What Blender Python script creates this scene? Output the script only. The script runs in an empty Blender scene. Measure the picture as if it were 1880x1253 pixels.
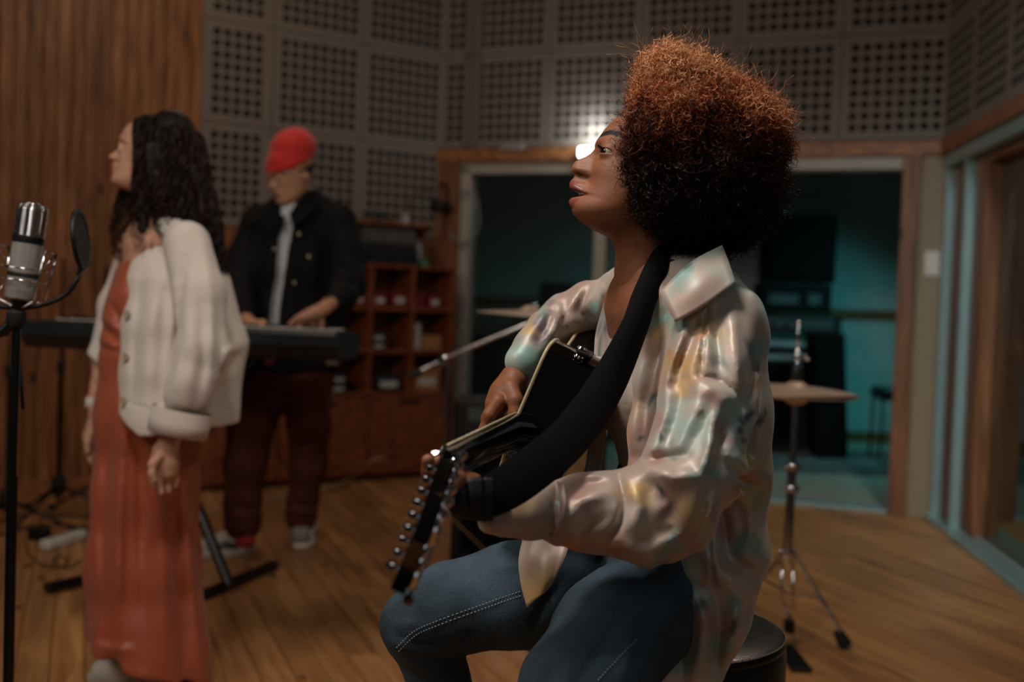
import bpy, math, random
import numpy as np
from mathutils import Vector, Matrix
random.seed(7); rng = np.random.default_rng(7)
SC = bpy.context.scene
COL = SC.collection
# ------------------------------------------------------------------ camera
FPX = 2100.0
CAMZ = 1.15
PITCH = math.radians(2.07); ROLL = math.radians(2.0)
Fv = np.array([0, math.cos(PITCH), -math.sin(PITCH)])
R0 = np.array([1.0, 0, 0]); U0 = np.array([0, math.sin(PITCH), math.cos(PITCH)])
Rv = math.cos(ROLL)*R0 + math.sin(ROLL)*U0
Uv = math.cos(ROLL)*U0 - math.sin(ROLL)*R0
CAMP = np.array([0, 0, CAMZ])
cam_d = bpy.data.cameras.new('camera'); cam = bpy.data.objects.new('camera', cam_d); COL.objects.link(cam)
cam_d.sensor_width = 36; cam_d.lens = FPX/1880*36; cam_d.clip_start = 0.05; cam_d.clip_end = 60
m = Matrix.Identity(4)
for i in range(3):
    m[i][0] = Rv[i]; m[i][1] = Uv[i]; m[i][2] = -Fv[i]; m[i][3] = CAMP[i]
cam.matrix_world = m
cam_d.dof.use_dof = True; cam_d.dof.focus_distance = 1.78; cam_d.dof.aperture_fstop = 2.4
SC.camera = cam
# ------------------------------------------------------------------ world, colour management, lights
w = bpy.data.worlds.new('world'); SC.world = w; w.use_nodes = True
w.node_tree.nodes['Background'].inputs[0].default_value = (0.55, 0.50, 0.46, 1)
w.node_tree.nodes['Background'].inputs[1].default_value = 0.035
SC.view_settings.view_transform = 'Standard'; SC.view_settings.look = 'None'
SC.view_settings.exposure = 0.0; SC.view_settings.gamma = 1.0; SC.view_settings.use_curve_mapping = False

def area(name, loc, target, size, power, color, size_y=None, spread=180):
    d = bpy.data.lights.new(name, 'AREA'); d.energy = power; d.color = color; d.size = size; d.spread = math.radians(spread)
    if size_y: d.shape = 'RECTANGLE'; d.size_y = size_y
    o = bpy.data.objects.new(name, d); COL.objects.link(o); o.location = loc
    o.rotation_euler = (Vector(target)-Vector(loc)).to_track_quat('-Z', 'Y').to_euler()
    return o
area('key_softbox', (-2.3, 0.7, 3.0), (-0.75, 3.2, 0.95), 1.1, 36, (1.0, 0.88, 0.78))
area('ceiling_light_over_stool', (-0.55, 1.35, 2.95), (0.15, 1.75, 1.0), 0.45, 31, (1.0, 0.90, 0.83))
area('ceiling_light_behind', (1.5, 3.6, 3.3), (0.4, 1.9, 1.1), 0.5, 16, (1.0, 0.78, 0.62))
area('fill_light', (1.2, -1.2, 2.6), (0.2, 2.6, 0.9), 1.8, 6, (0.85, 0.93, 1.0))
area('ceiling_light_by_wall', (-1.2, 5.0, 3.6), (-1.3, 6.2, 1.0), 0.9, 13, (1.0, 0.78, 0.6))
area('teal_light', (3.3, 8.15, 2.3), (2.3, 9.1, 0.0), 0.45, 8, (0.12, 0.80, 0.86), spread=105)
area('added_cool_light', (1.4, 2.2, 3.3), (2.2, 5.8, 0.6), 0.4, 8, (0.72, 0.84, 0.88), spread=55)  # added to cool the right frames and floor; no known lamp here
area('teal_light_side_room', (4.2, 5.2, 2.4), (2.4, 4.8, 0.2), 0.8, 9, (0.15, 0.85, 0.9))

# ------------------------------------------------------------------ pixel helpers (1880 x 1253 frame)
def P(x, y, d):
    return CAMP + d*(Fv + (x-940)/FPX*Rv - (y-626.5)/FPX*Uv)
def G(x, y, z=0.0):
    dr = Fv + (x-940)/FPX*Rv - (y-626.5)/FPX*Uv
    return CAMP + dr*((z-CAMZ)/dr[2])
def R_(px, d): return px*d/FPX
def V3(*a): return np.array(a, float)
def nrm(v): v = np.asarray(v, float); return v/(np.linalg.norm(v)+1e-12)

# ------------------------------------------------------------------ object helpers
def wloc(o):
    s = np.zeros(3)
    while o is not None:
        s += np.array(o.location); o = o.parent
    return s
def mesh_np(name, V, faces):
    """faces: list of tuples or an (n,4)/(n,3) int array"""
    me = bpy.data.meshes.new(name)
    V = np.asarray(V, np.float32)
    if isinstance(faces, np.ndarray):
        k = faces.shape[1]; loops = faces.astype(np.int32).ravel(); n = len(faces)
        starts = np.arange(n, dtype=np.int32)*k; tot = np.full(n, k, np.int32)
    else:
        n = len(faces); tot = np.array([len(f) for f in faces], np.int32)
        loops = np.array([i for f in faces for i in f], np.int32); starts = np.concatenate([[0], np.cumsum(tot)[:-1]]).astype(np.int32)
    me.vertices.add(len(V)); me.vertices.foreach_set('co', V.ravel())
    me.loops.add(len(loops)); me.loops.foreach_set('vertex_index', loops)
    me.polygons.add(n); me.polygons.foreach_set('loop_start', starts); me.polygons.foreach_set('loop_total', tot)
    me.update(calc_edges=True); me.validate(); me.polygons.foreach_set('use_smooth', np.zeros(len(me.polygons), bool))
    return me
def obj(name, V, faces, mat, parent=None, origin=None, smooth=False, attrs=None):
    V = np.asarray(V, float)
    if parent is not None: off = wloc(parent)
    elif origin is not None: off = np.asarray(origin, float)
    else: off = np.array([(V[:,0].min()+V[:,0].max())/2, (V[:,1].min()+V[:,1].max())/2, V[:,2].min()])
    me = mesh_np(name, V-off, faces)
    if mat: me.materials.append(mat)
    if smooth: me.polygons.foreach_set('use_smooth', np.ones(len(me.polygons), bool))
    if attrs:
        for k, a in attrs.items():
            at = me.attributes.new(k, 'FLOAT', 'POINT'); at.data.foreach_set('value', np.asarray(a, np.float32))
    o = bpy.data.objects.new(name, me); COL.objects.link(o)
    if parent is not None: o.parent = parent
    else: o.location = off
    return o
def empty(name, loc): 
    o = bpy.data.objects.new(name, None); COL.objects.link(o); o.location = tuple(loc); o.empty_display_size = .05; return o
def tag(o, label=None, cat=None, group=None, kind=None):
    if label: o['label'] = label
    if cat: o['category'] = cat
    if group: o['group'] = group
    if kind: o['kind'] = kind
    return o
def thing(name, loc, label, cat, group=None): return tag(empty(name, loc), label, cat, group)

class MB:
    def __init__(s): s.V = []; s.F = []; s.n = 0
    def add(s, V, F):
        V = np.asarray(V, float); s.V.append(V); s.F += [tuple(int(i)+s.n for i in f) for f in F]; s.n += len(V); return s
    def box(s, c, size, R=None, bev=0.0):
        c = np.asarray(c, float); h = np.asarray(size, float)/2
        if bev <= 0:
            V = np.array([[x, y, z] for x in (-1, 1) for y in (-1, 1) for z in (-1, 1)])*h
            F = [(0,1,3,2),(4,6,7,5),(0,4,5,1),(2,3,7,6),(0,2,6,4),(1,5,7,3)]
        else:
            b = min(bev, h.min()*.9); V = []; idx = {}
            for sx in (-1,1):
                for sy in (-1,1):
                    for sz in (-1,1):
                        for ax in range(3):
                            p = np.array([sx*h[0], sy*h[1], sz*h[2]])
                            for a2 in range(3):
                                if a2 != ax: p[a2] -= (sx,sy,sz)[a2]*b
                            idx[(sx,sy,sz,ax)] = len(V); V.append(p)
            F = []
            def quad(ax, sg):
                o = [a for a in range(3) if a != ax]; q = []
                for (u, v) in ((-1,-1),(1,-1),(1,1),(-1,1)):
                    t = [0,0,0]; t[ax] = sg; t[o[0]] = u; t[o[1]] = v; q.append(idx[(t[0],t[1],t[2],ax)])
                return q
            for ax in range(3):
                for sg in (-1,1): F.append(tuple(quad(ax, sg)))
            for a1 in range(3):
                for a2 in range(a1+1,3):
                    a3 = 3-a1-a2
                    for s1 in (-1,1):
                        for s2 in (-1,1):
                            q = []
                            for (s3, ax) in ((-1,a1),(1,a1),(1,a2),(-1,a2)):
                                t = [0,0,0]; t[a1] = s1; t[a2] = s2; t[a3] = s3; q.append(idx[(t[0],t[1],t[2],ax)])
                            F.append(tuple(q))
            for sx in (-1,1):
                for sy in (-1,1):
                    for sz in (-1,1): F.append(tuple(idx[(sx,sy,sz,a)] for a in range(3)))
            V = np.array(V)
        if R is not None: V = V@np.asarray(R).T
        return s.add(V+c, F)
    def bar(s, a, b, w, t, up=(0,0,1), bev=0.0):
        a = np.asarray(a, float); b = np.asarray(b, float); d = nrm(b-a); side = np.cross(d, up)
        if np.linalg.norm(side) < 1e-4: side = np.array([1.0,0,0])
        side = nrm(side); u2 = np.cross(side, d)
        R = np.stack([d, side, u2], 1)
        return s.box((a+b)/2, (np.linalg.norm(b-a), w, t), R, bev)
    def tube(s, pts, r, n=10, cap=True, flat=None):
        pts = np.asarray(pts, float); m_ = len(pts); r = np.broadcast_to(np.asarray(r, float), (m_,))
        T = np.gradient(pts, axis=0) if m_ > 2 else np.repeat((pts[1]-pts[0])[None], 2, 0)
        T = T/(np.linalg.norm(T, axis=1)[:,None]+1e-12)
        ref = np.array([0,0,1.0]) if abs(T[0][2]) < .9 else np.array([1.0,0,0])
        u = nrm(np.cross(T[0], ref)); V = []; ang = np.linspace(0, 2*np.pi, n, endpoint=False)
        for i in range(m_):
            u = nrm(u - T[i]*np.dot(u, T[i])); v = np.cross(T[i], u)
            V.append(pts[i]+r[i]*(np.cos(ang)[:,None]*u+np.sin(ang)[:,None]*v))
        V = np.concatenate(V); F = []
        for i in range(m_-1):
            for j in range(n):
                k = (j+1) % n; F.append((i*n+j, i*n+k, (i+1)*n+k, (i+1)*n+j))
        if cap: F.append(tuple(range(n))[::-1]); F.append(tuple((m_-1)*n+j for j in range(n)))
        return s.add(V, F)
    def lathe(s, prof, c, axis=(0,0,1), n=24):
        """prof: (r, h) list along axis from c"""
        c = np.asarray(c, float); ax = nrm(axis); ref = np.array([1.0,0,0]) if abs(ax[0]) < .9 else np.array([0,1.0,0])
        u = nrm(np.cross(ax, ref)); v = np.cross(ax, u); ang = np.linspace(0, 2*np.pi, n, endpoint=False); V = []
        for r, h in prof: V.append(c+ax*h+max(r, 1e-4)*(np.cos(ang)[:,None]*u+np.sin(ang)[:,None]*v))
        V = np.concatenate(V); F = []
        for i in range(len(prof)-1):
            for j in range(n):
                k = (j+1) % n; F.append((i*n+j, i*n+k, (i+1)*n+k, (i+1)*n+j))
        F.append(tuple(range(n))[::-1]); F.append(tuple((len(prof)-1)*n+j for j in range(n)))
        return s.add(V, F)
    def build(s, name, mat, parent=None, origin=None, smooth=False):
        o = obj(name, np.concatenate(s.V), s.F, mat, parent, origin, smooth)
        if smooth == 'auto':
            o.data.polygons.foreach_set('use_smooth', np.ones(len(o.data.polygons), bool))
            o.data.set_sharp_from_angle(angle=math.radians(40))
        return o
def cr(pts, n=8):
    """catmull-rom resample of control rows (any width)"""
    p = np.asarray(pts, float); p = np.vstack([2*p[0]-p[1], p, 2*p[-1]-p[-2]]); out = []
    for i in range(1, len(p)-2):
        for t in np.linspace(0, 1, n, endpoint=False):
            a, b, c, d = p[i-1], p[i], p[i+1], p[i+2]
            out.append(.5*((2*b)+(-a+c)*t+(2*a-5*b+4*c-d)*t*t+(-a+3*b-3*c+d)*t**3))
    out.append(p[-2]); return np.array(out)
def circ(c, r, ax, n=40, a0=0, a1=2*math.pi):
    ax = nrm(ax); ref = np.array([0,0,1.0]) if abs(ax[2]) < .9 else np.array([1.0,0,0]); u = nrm(np.cross(ax, ref)); v = np.cross(ax, u)
    t = np.linspace(a0, a1, n)[:,None]; return np.asarray(c)+r*(np.cos(t)*u+np.sin(t)*v)

# ------------------------------------------------------------------ materials
MATS = {}
def srgb(h):
    c = [int(h[i:i+2], 16)/255 for i in (0, 2, 4)]
    return tuple(x/12.92 if x <= .04045 else ((x+.055)/1.055)**2.4 for x in c)+(1,)
def newmat(name):
    m_ = bpy.data.materials.new(name); m_.use_nodes = True; nt = m_.node_tree; b = nt.nodes['Principled BSDF']; return m_, nt, b
def mat(name, col, rough=.5, metal=0.0, var=.12, nscale=12, bump=0.0, bscale=200, sheen=0, coat=0, sss=0, stretch=(1,1,1), spec=.5, trans=0, emis=None, estr=0, aniso=0):
    if name in MATS: return MATS[name]
    m_, nt, b = newmat(name); c = srgb(col) if isinstance(col, str) else tuple(col)+(1,)
    tc = nt.nodes.new('ShaderNodeTexCoord'); mp = nt.nodes.new('ShaderNodeMapping'); mp.inputs['Scale'].default_value = stretch
    nt.links.new(tc.outputs['Object'], mp.inputs[0])
    no = nt.nodes.new('ShaderNodeTexNoise'); no.inputs['Scale'].default_value = nscale; no.inputs['Detail'].default_value = 5
    nt.links.new(mp.outputs[0], no.inputs['Vector'])
    rp = nt.nodes.new('ShaderNodeValToRGB'); rp.color_ramp.elements[0].position = .3; rp.color_ramp.elements[1].position = .7
    rp.color_ramp.elements[0].color = tuple(x*(1-var) for x in c[:3])+(1,); rp.color_ramp.elements[1].color = tuple(min(1, x*(1+var)) for x in c[:3])+(1,)
    nt.links.new(no.outputs['Fac'], rp.inputs[0]); nt.links.new(rp.outputs[0], b.inputs['Base Color'])
    b.inputs['Roughness'].default_value = rough; b.inputs['Metallic'].default_value = metal
    b.inputs['Sheen Weight'].default_value = sheen; b.inputs['Coat Weight'].default_value = coat; b.inputs['Specular IOR Level'].default_value = spec
    b.inputs['Transmission Weight'].default_value = trans; b.inputs['Anisotropic'].default_value = aniso
    if sss: b.inputs['Subsurface Weight'].default_value = sss; b.inputs['Subsurface Radius'].default_value = (.012,.004,.002); b.inputs['Subsurface Scale'].default_value = 1
    if emis: b.inputs['Emission Color'].default_value = tuple(emis)+(1,); b.inputs['Emission Strength'].default_value = estr
    if bump:
        n2 = nt.nodes.new('ShaderNodeTexNoise'); n2.inputs['Scale'].default_value = bscale; n2.inputs['Detail'].default_value = 3
        nt.links.new(mp.outputs[0], n2.inputs['Vector'])
        bp = nt.nodes.new('ShaderNodeBump'); bp.inputs['Strength'].default_value = bump; bp.inputs['Distance'].default_value = .002
        nt.links.new(n2.outputs['Fac'], bp.inputs['Height']); nt.links.new(bp.outputs[0], b.inputs['Normal'])
    MATS[name] = m_; return m_
def wood(name, dark, light, rough=.45, axis=0, knots=True, gs=14, spread=.35):
    """grain runs along local axis `axis`; every piece gets its own offset and tint from Object Info"""
    if name in MATS: return MATS[name]
    m_, nt, b = newmat(name); N = nt.nodes.new; L = nt.links.new
    tc = N('ShaderNodeTexCoord'); oi = N('ShaderNodeObjectInfo'); off = N('ShaderNodeVectorMath'); off.operation = 'SCALE'
    cmb = N('ShaderNodeCombineXYZ')
    for i in range(3): L(oi.outputs['Random'], cmb.inputs[i])
    L(cmb.outputs[0], off.inputs[0]); off.inputs['Scale'].default_value = 37
    ad = N('ShaderNodeVectorMath'); ad.operation = 'ADD'; L(tc.outputs['Object'], ad.inputs[0]); L(off.outputs[0], ad.inputs[1])
    mp = N('ShaderNodeMapping'); s = [1.0,1.0,1.0]; s[axis] = .07; mp.inputs['Scale'].default_value = s; L(ad.outputs[0], mp.inputs[0])
    n1 = N('ShaderNodeTexNoise'); n1.inputs['Scale'].default_value = gs*3; n1.inputs['Detail'].default_value = 6; n1.inputs['Distortion'].default_value = .6; L(mp.outputs[0], n1.inputs['Vector'])
    rp = N('ShaderNodeValToRGB'); rp.color_ramp.elements[0].position = .32; rp.color_ramp.elements[1].position = .68
    rp.color_ramp.elements[0].color = srgb(dark); rp.color_ramp.elements[1].color = srgb(light); L(n1.outputs['Fac'], rp.inputs[0])
    hs = N('ShaderNodeHueSaturation'); L(rp.outputs[0], hs.inputs['Color'])
    mr = N('ShaderNodeMapRange'); mr.inputs['To Min'].default_value = 1-spread; mr.inputs['To Max'].default_value = 1+spread; L(oi.outputs['Random'], mr.inputs[0]); L(mr.outputs[0], hs.inputs['Value'])
    out = hs.outputs[0]
    if knots:
        m2 = N('ShaderNodeMapping'); s2 = [1.0,1.0,1.0]; s2[axis] = .45; m2.inputs['Scale'].default_value = s2; L(ad.outputs[0], m2.inputs[0])
        vo = N('ShaderNodeTexVoronoi'); vo.inputs['Scale'].default_value = 6; L(m2.outputs[0], vo.inputs['Vector'])
        r2 = N('ShaderNodeValToRGB'); r2.color_ramp.elements[0].position = .05; r2.color_ramp.elements[0].color = (1,1,1,1); r2.color_ramp.elements[1].position = .13; r2.color_ramp.elements[1].color = (0,0,0,1)
        L(vo.outputs['Distance'], r2.inputs[0]); mx = N('ShaderNodeMix'); mx.data_type = 'RGBA'; mx.inputs['B'].default_value = tuple(x*.25 for x in srgb(dark)[:3])+(1,)
        L(r2.outputs[0], mx.inputs['Factor']); L(out, mx.inputs['A']); out = mx.outputs['Result']
    L(out, b.inputs['Base Color']); b.inputs['Roughness'].default_value = rough
    bp = N('ShaderNodeBump'); bp.inputs['Strength'].default_value = .25; bp.inputs['Distance'].default_value = .002; L(n1.outputs['Fac'], bp.inputs['Height']); L(bp.outputs[0], b.inputs['Normal'])
    MATS[name] = m_; return m_

# ------------------------------------------------------------------ implicit surfaces (numpy) + surface nets
class Field:
    def __init__(s, lo, hi, h):
        s.lo = np.asarray(lo, float); s.h = h; s.n = np.ceil((np.asarray(hi, float)-s.lo)/h).astype(int)+1
        s.ax = [(s.lo[i]+np.arange(s.n[i])*h).astype(np.float32) for i in range(3)]
        s.F = np.full(tuple(s.n), .3, np.float32)
    def sub(s, lo, hi):
        i0 = np.clip(np.floor((np.asarray(lo)-s.lo)/s.h).astype(int), 0, s.n-1); i1 = np.clip(np.ceil((np.asarray(hi)-s.lo)/s.h).astype(int)+1, 1, s.n)
        sl = tuple(slice(a, b) for a, b in zip(i0, i1))
        g = [s.ax[0][sl[0]][:,None,None], s.ax[1][sl[1]][None,:,None], s.ax[2][sl[2]][None,None,:]]
        return sl, g
    def comb(s, sl, d, k, op):
        A = s.F[sl]
        if op == 'u': h_ = np.maximum(k-np.abs(A-d), 0)/k; s.F[sl] = np.minimum(A, d)-h_*h_*k*.25
        elif op == 's': d = -d; h_ = np.maximum(k-np.abs(A-d), 0)/k; s.F[sl] = np.maximum(A, d)+h_*h_*k*.25
    def cone(s, a, b, ra, rb, k=.01, flat=None, op='u'):
        a = np.asarray(a, float); b = np.asarray(b, float); mr = max(ra, rb)*(flat[1] if flat and flat[1] > 1 else 1)+k+2.5*s.h+.003
        sl, g = s.sub(np.minimum(a, b)-mr, np.maximum(a, b)+mr)
        ab = b-a; L2 = max(float(ab@ab), 1e-9)
        t = np.clip(((g[0]-a[0])*ab[0]+(g[1]-a[1])*ab[1]+(g[2]-a[2])*ab[2])/L2, 0, 1)
        q = [g[i]-(a[i]+t*ab[i]) for i in range(3)]
        if flat:
            dv = nrm(flat[0]); pr = q[0]*dv[0]+q[1]*dv[1]+q[2]*dv[2]; f = 1/flat[1]-1
            q = [q[i]+f*pr*dv[i] for i in range(3)]
        d = np.sqrt(q[0]**2+q[1]**2+q[2]**2)-(ra+t*(rb-ra))
        s.comb(sl, d.astype(np.float32), k, op)
    def chain(s, pts, rs, k=.01, flat=None, op='u'):
        for i in range(len(pts)-1): s.cone(pts[i], pts[i+1], rs[i], rs[i+1], k, flat, op)
    def ell(s, c, r, R=None, k=.01, op='u'):
        c = np.asarray(c, float); r = np.broadcast_to(np.asarray(r, float), (3,)); R = np.eye(3) if R is None else np.asarray(R); mr = r.max()+k+2.5*s.h+.003
        sl, g = s.sub(c-mr, c+mr); g = [g[i]-c[i] for i in range(3)]
        l = [g[0]*R[0,i]+g[1]*R[1,i]+g[2]*R[2,i] for i in range(3)]
        k0 = np.sqrt(sum((l[i]/r[i])**2 for i in range(3))); k1 = np.sqrt(sum((l[i]/r[i]**2)**2 for i in range(3)))+1e-9
        s.comb(sl, (k0*(k0-1)/k1).astype(np.float32), k, op)
    def boxs(s, c, hsz, R=None, rad=.01, k=.01, op='u'):
        c = np.asarray(c, float); hsz = np.asarray(hsz, float); R = np.eye(3) if R is None else np.asarray(R); mr = np.linalg.norm(hsz)+k+2.5*s.h
        sl, g = s.sub(c-mr, c+mr); g = [g[i]-c[i] for i in range(3)]
        q = [np.abs(g[0]*R[0,i]+g[1]*R[1,i]+g[2]*R[2,i])-(hsz[i]-rad) for i in range(3)]
        d = np.sqrt(sum(np.maximum(x, 0)**2 for x in q))+np.minimum(np.maximum(np.maximum(q[0], q[1]), q[2]), 0)-rad
        s.comb(sl, d.astype(np.float32), k, op)
    def halfspace(s, p, n, k=.01):
        """cut away the side the normal points to"""
        n = nrm(n); d = (s.ax[0][:,None,None]-p[0])*n[0]+(s.ax[1][None,:,None]-p[1])*n[1]+(s.ax[2][None,None,:]-p[2])*n[2]
        s.comb((slice(None),)*3, (-d).astype(np.float32), k, 's')
    def disp(s, fn):
        """fn(X,Y,Z) of 1-D arrays near the surface -> displacement outward"""
        idx = np.nonzero(np.abs(s.F) < .03); X, Y, Z = (s.ax[i][idx[i]] for i in range(3))
        s.F[idx] -= fn(X, Y, Z).astype(np.float32)
    def mesh(s):
        F = s.F; F[0]=F[-1]=.1; F[:,0]=F[:,-1]=.1; F[:,:,0]=F[:,:,-1]=.1
        I = F < 0; nx, ny, nz = F.shape
        c = np.zeros((nx-1, ny-1, nz-1), np.uint8)
        for dx in (0,1):
            for dy in (0,1):
                for dz in (0,1): c += I[dx:nx-1+dx, dy:ny-1+dy, dz:nz-1+dz]
        act = (c > 0) & (c < 8); ci = np.argwhere(act); vid = np.full(act.shape, -1, np.int32); vid[act] = np.arange(len(ci))
        acc = np.zeros((len(ci), 3)); cnt = np.zeros(len(ci))
        cs = [(x,y,z) for x in (0,1) for y in (0,1) for z in (0,1)]
        for a in cs:
            for ax in range(3):
                if a[ax]: continue
                b = list(a); b[ax] = 1
                fa = F[ci[:,0]+a[0], ci[:,1]+a[1], ci[:,2]+a[2]]; fb = F[ci[:,0]+b[0], ci[:,1]+b[1], ci[:,2]+b[2]]
                mk = (fa < 0) != (fb < 0); t = np.where(mk, fa/np.where(mk, fa-fb, 1), 0)
                p = np.tile(np.array(a, float), (len(ci), 1)); p[:,ax] = t
                acc[mk] += p[mk]; cnt[mk] += 1
        V = s.lo+(ci+acc/cnt[:,None])*s.h
        Q = []
        for ax in range(3):
            o1, o2 = (ax+1) % 3, (ax+2) % 3
            slA = [slice(1, None)]*3; slA[ax] = slice(0, -1); slB = list(slA); slB[ax] = slice(1, None)
            A = I[tuple(slA)]; B = I[tuple(slB)]; e = np.argwhere(A != B)
            base = e.copy(); base[:,o1] += 1; base[:,o2] += 1
            ok = (base[:,o1] < F.shape[o1]-1) & (base[:,o2] < F.shape[o2]-1); e = e[ok]; base = base[ok]
            ins = A[e[:,0], e[:,1], e[:,2]]
            q = []
            for (u, v) in ((1,1),(0,1),(0,0),(1,0)):
                k = base.copy(); k[:,o1] -= u; k[:,o2] -= v; q.append(vid[k[:,0], k[:,1], k[:,2]])
            q = np.stack(q, 1); q[~ins] = q[~ins][:, ::-1]; Q.append(q)
        Q = np.concatenate(Q); Q = Q[(Q >= 0).all(1)]
        return V, Q
def relax(V, Q, it=2, lam=.5):
    E = np.concatenate([Q[:,[0,1]], Q[:,[1,2]], Q[:,[2,3]], Q[:,[3,0]]]); n = len(V)
    for _ in range(it):
        for l in (lam, -lam*1.02):
            S = np.zeros((n,3)); c = np.zeros(n)
            for k in range(3):
                S[:,k] = np.bincount(E[:,0], V[E[:,1],k], n)+np.bincount(E[:,1], V[E[:,0],k], n)
            c = np.bincount(E[:,0], minlength=n)+np.bincount(E[:,1], minlength=n)
            V = V+l*(S/np.maximum(c,1)[:,None]-V)
    return V
def bb(pts, r):
    p = np.asarray(pts); return p.min(0)-r, p.max(0)+r
_LAT = rng.random((64,64,64)).astype(np.float32)
def vn(x, y, z):
    """value noise, 0..1"""
    xi, yi, zi = np.floor(x).astype(int), np.floor(y).astype(int), np.floor(z).astype(int)
    fx, fy, fz = x-xi, y-yi, z-zi; fx, fy, fz = (f*f*(3-2*f) for f in (fx, fy, fz)); r = 0
    for a in (0,1):
        for b in (0,1):
            for c in (0,1):
                r = r+_LAT[(xi+a)&63, (yi+b)&63, (zi+c)&63]*(fx if a else 1-fx)*(fy if b else 1-fy)*(fz if c else 1-fz)
    return r
def vnoise3(p, s): return np.stack([vn(p[:,0]*s+11*i, p[:,1]*s+5*i, p[:,2]*s+3*i)-.5 for i in range(3)], 1)
def tri_normals(V, Q):
    n = np.cross(V[Q[:,2]]-V[Q[:,0]], V[Q[:,3]]-V[Q[:,1]]); a = np.linalg.norm(n, axis=1)
    return n/(a[:,None]+1e-12), a
# ------------------------------------------------------------------ ROOM
pine = wood('pine_wall', '5a2f14', 'a0683a', rough=.5, axis=2, gs=14, spread=.18)
pine_h = wood('pine_trim', '6a3a1a', 'a46a3c', rough=.5, axis=0, gs=12, spread=.08)
pine_v = wood('pine_post', '5c3218', '8e5a34', rough=.5, axis=2, gs=12, spread=.08)
floorw = wood('floor_boards', '8a5a34', 'b58350', rough=.42, axis=0, gs=9, spread=.17)
shelfw = wood('shelf_wood', '5a2812', '8e4a24', rough=.5, axis=0, gs=10, spread=.06, knots=False)
panel_m = mat('panel_paint', '756a60', rough=.7, var=.06, bump=.15, bscale=80)
dark_m = mat('dark_backing', '14100e', rough=.9)
alu = mat('aluminium', '9dbab8', rough=.32, metal=.45, var=.05)  # teal in the base colour stands in for reflected teal light
greyframe = mat('grey_frame', 'a39a8d', rough=.5, var=.05)
beige = mat('beige_board', '8a785c', rough=.6, var=.08)
tealwall = mat('back_room_wall', 'b9c4c2', rough=.7, var=.05)
black = mat('black_plastic', '101011', rough=.45, spec=.35)
blackm = mat('black_metal', '0c0c0d', rough=.35, metal=.3)
chrome = mat('chrome', 'c9c9cc', rough=.12, metal=1.0, var=.05)
rubber = mat('rubber', '0b0b0b', rough=.8)
white_p = mat('white_plastic', 'cfcabf', rough=.4)
glass = None
def mk_glass():
    m_, nt, b = newmat('window_glass'); b.inputs['Transmission Weight'].default_value = 1; b.inputs['Roughness'].default_value = .0
    b.inputs['IOR'].default_value = 1.45; b.inputs['Base Color'].default_value = (.80,.9,.87,1)
    tc = nt.nodes.new('ShaderNodeTexCoord'); no = nt.nodes.new('ShaderNodeTexNoise'); no.inputs['Scale'].default_value = 3; nt.links.new(tc.outputs['Object'], no.inputs['Vector'])
    rp = nt.nodes.new('ShaderNodeValToRGB'); rp.color_ramp.elements[0].color = (.72,.84,.80,1); rp.color_ramp.elements[1].color = (.82,.92,.88,1)
    nt.links.new(no.outputs['Fac'], rp.inputs[0]); nt.links.new(rp.outputs[0], b.inputs['Base Color']); return m_
glass = mk_glass()

A = V3(-1.89, 6.72, 0); B = V3(-.53, 7.66, 0); C = V3(2.41, 6.44, 0)
dL = nrm(B-A); dM = nrm(C-B); nL = V3(dL[1], -dL[0], 0); nM = V3(dM[1], -dM[0], 0)   # normals towards the room
dR = nrm(V3(-.125, -.99, 0)); nR = V3(dR[1], -dR[0], 0)
HW = 4.55
Z0 = 2.13; ZP = .60
up = V3(0,0,1)
def fr(d): return np.stack([d, np.cross(up, d), up], 1)    # columns: along, depth, up
def seg(mb, p, d, a0, a1, z0, z1, t0, t1, n, bev=0):
    """box on a wall line: along a0..a1, height z0..z1, from offset t0 to t1 towards the room"""
    c = p+d*(a0+a1)/2+n*(t0+t1)/2+up*(z0+z1)/2
    return mb.box(c, (abs(a1-a0), abs(t1-t0), abs(z1-z0)), fr(d), bev)

# floor: boards run towards the far left
fl = tag(MB().box((0.2, 5.0, -.06), (9.5, 13.5, .06)).build('floor', dark_m), kind='structure')
az = math.radians(-20.6); fd = V3(math.sin(az), math.cos(az), 0); fs = V3(fd[1], -fd[0], 0)
LB = 3.2; WB = .098
def plank_mesh(L, W):
    b = .0018
    V = np.array([[sx*(L/2-.0012), sy*(W/2-.0012), z] for z in (-.028,) for sx in (-1,1) for sy in (-1,1)] +
                 [[sx*(L/2-.0012), sy*(W/2-.0012), -b] for sx in (-1,1) for sy in (-1,1)] + [[sx*(L/2-b), sy*(W/2-b*1.6), 0] for sx in (-1,1) for sy in (-1,1)])
    F = [(8,10,11,9)]
    for o in (0,4):
        for (i,j) in ((0,1),(1,3),(3,2),(2,0)): F.append((o+i, o+j, o+4+j, o+4+i))
    return mesh_np('floor_plank', V, F)
pm = plank_mesh(LB, WB); pm.materials.append(floorw)
rotp = math.atan2(fd[1], fd[0]); cnt = 0
org = V3(0,3,0)
cand = []
for i in range(-50, 55):
    offs = random.random()*LB
    for j in range(-3, 4):
        c = org+fs*(i*WB)+fd*(j*LB+offs)
        vis = 0
        for t in np.linspace(-.5,.5,7):
            q = c+fd*LB*t; r = q-CAMP; dz = r@Fv
            if dz < 1.6 or dz > 11.5: continue
            x = 940+FPX*(r@Rv)/dz; y = 626.5-FPX*(r@Uv)/dz
            if -250 < x < 2130 and y < 1700:
                if (q-A)@nL > -.05 or q[0] > -.4: vis = 1
        if vis: cand.append((abs(c[1]), c))
cand.sort(key=lambda a: a[0])
rest = MB()
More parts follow.
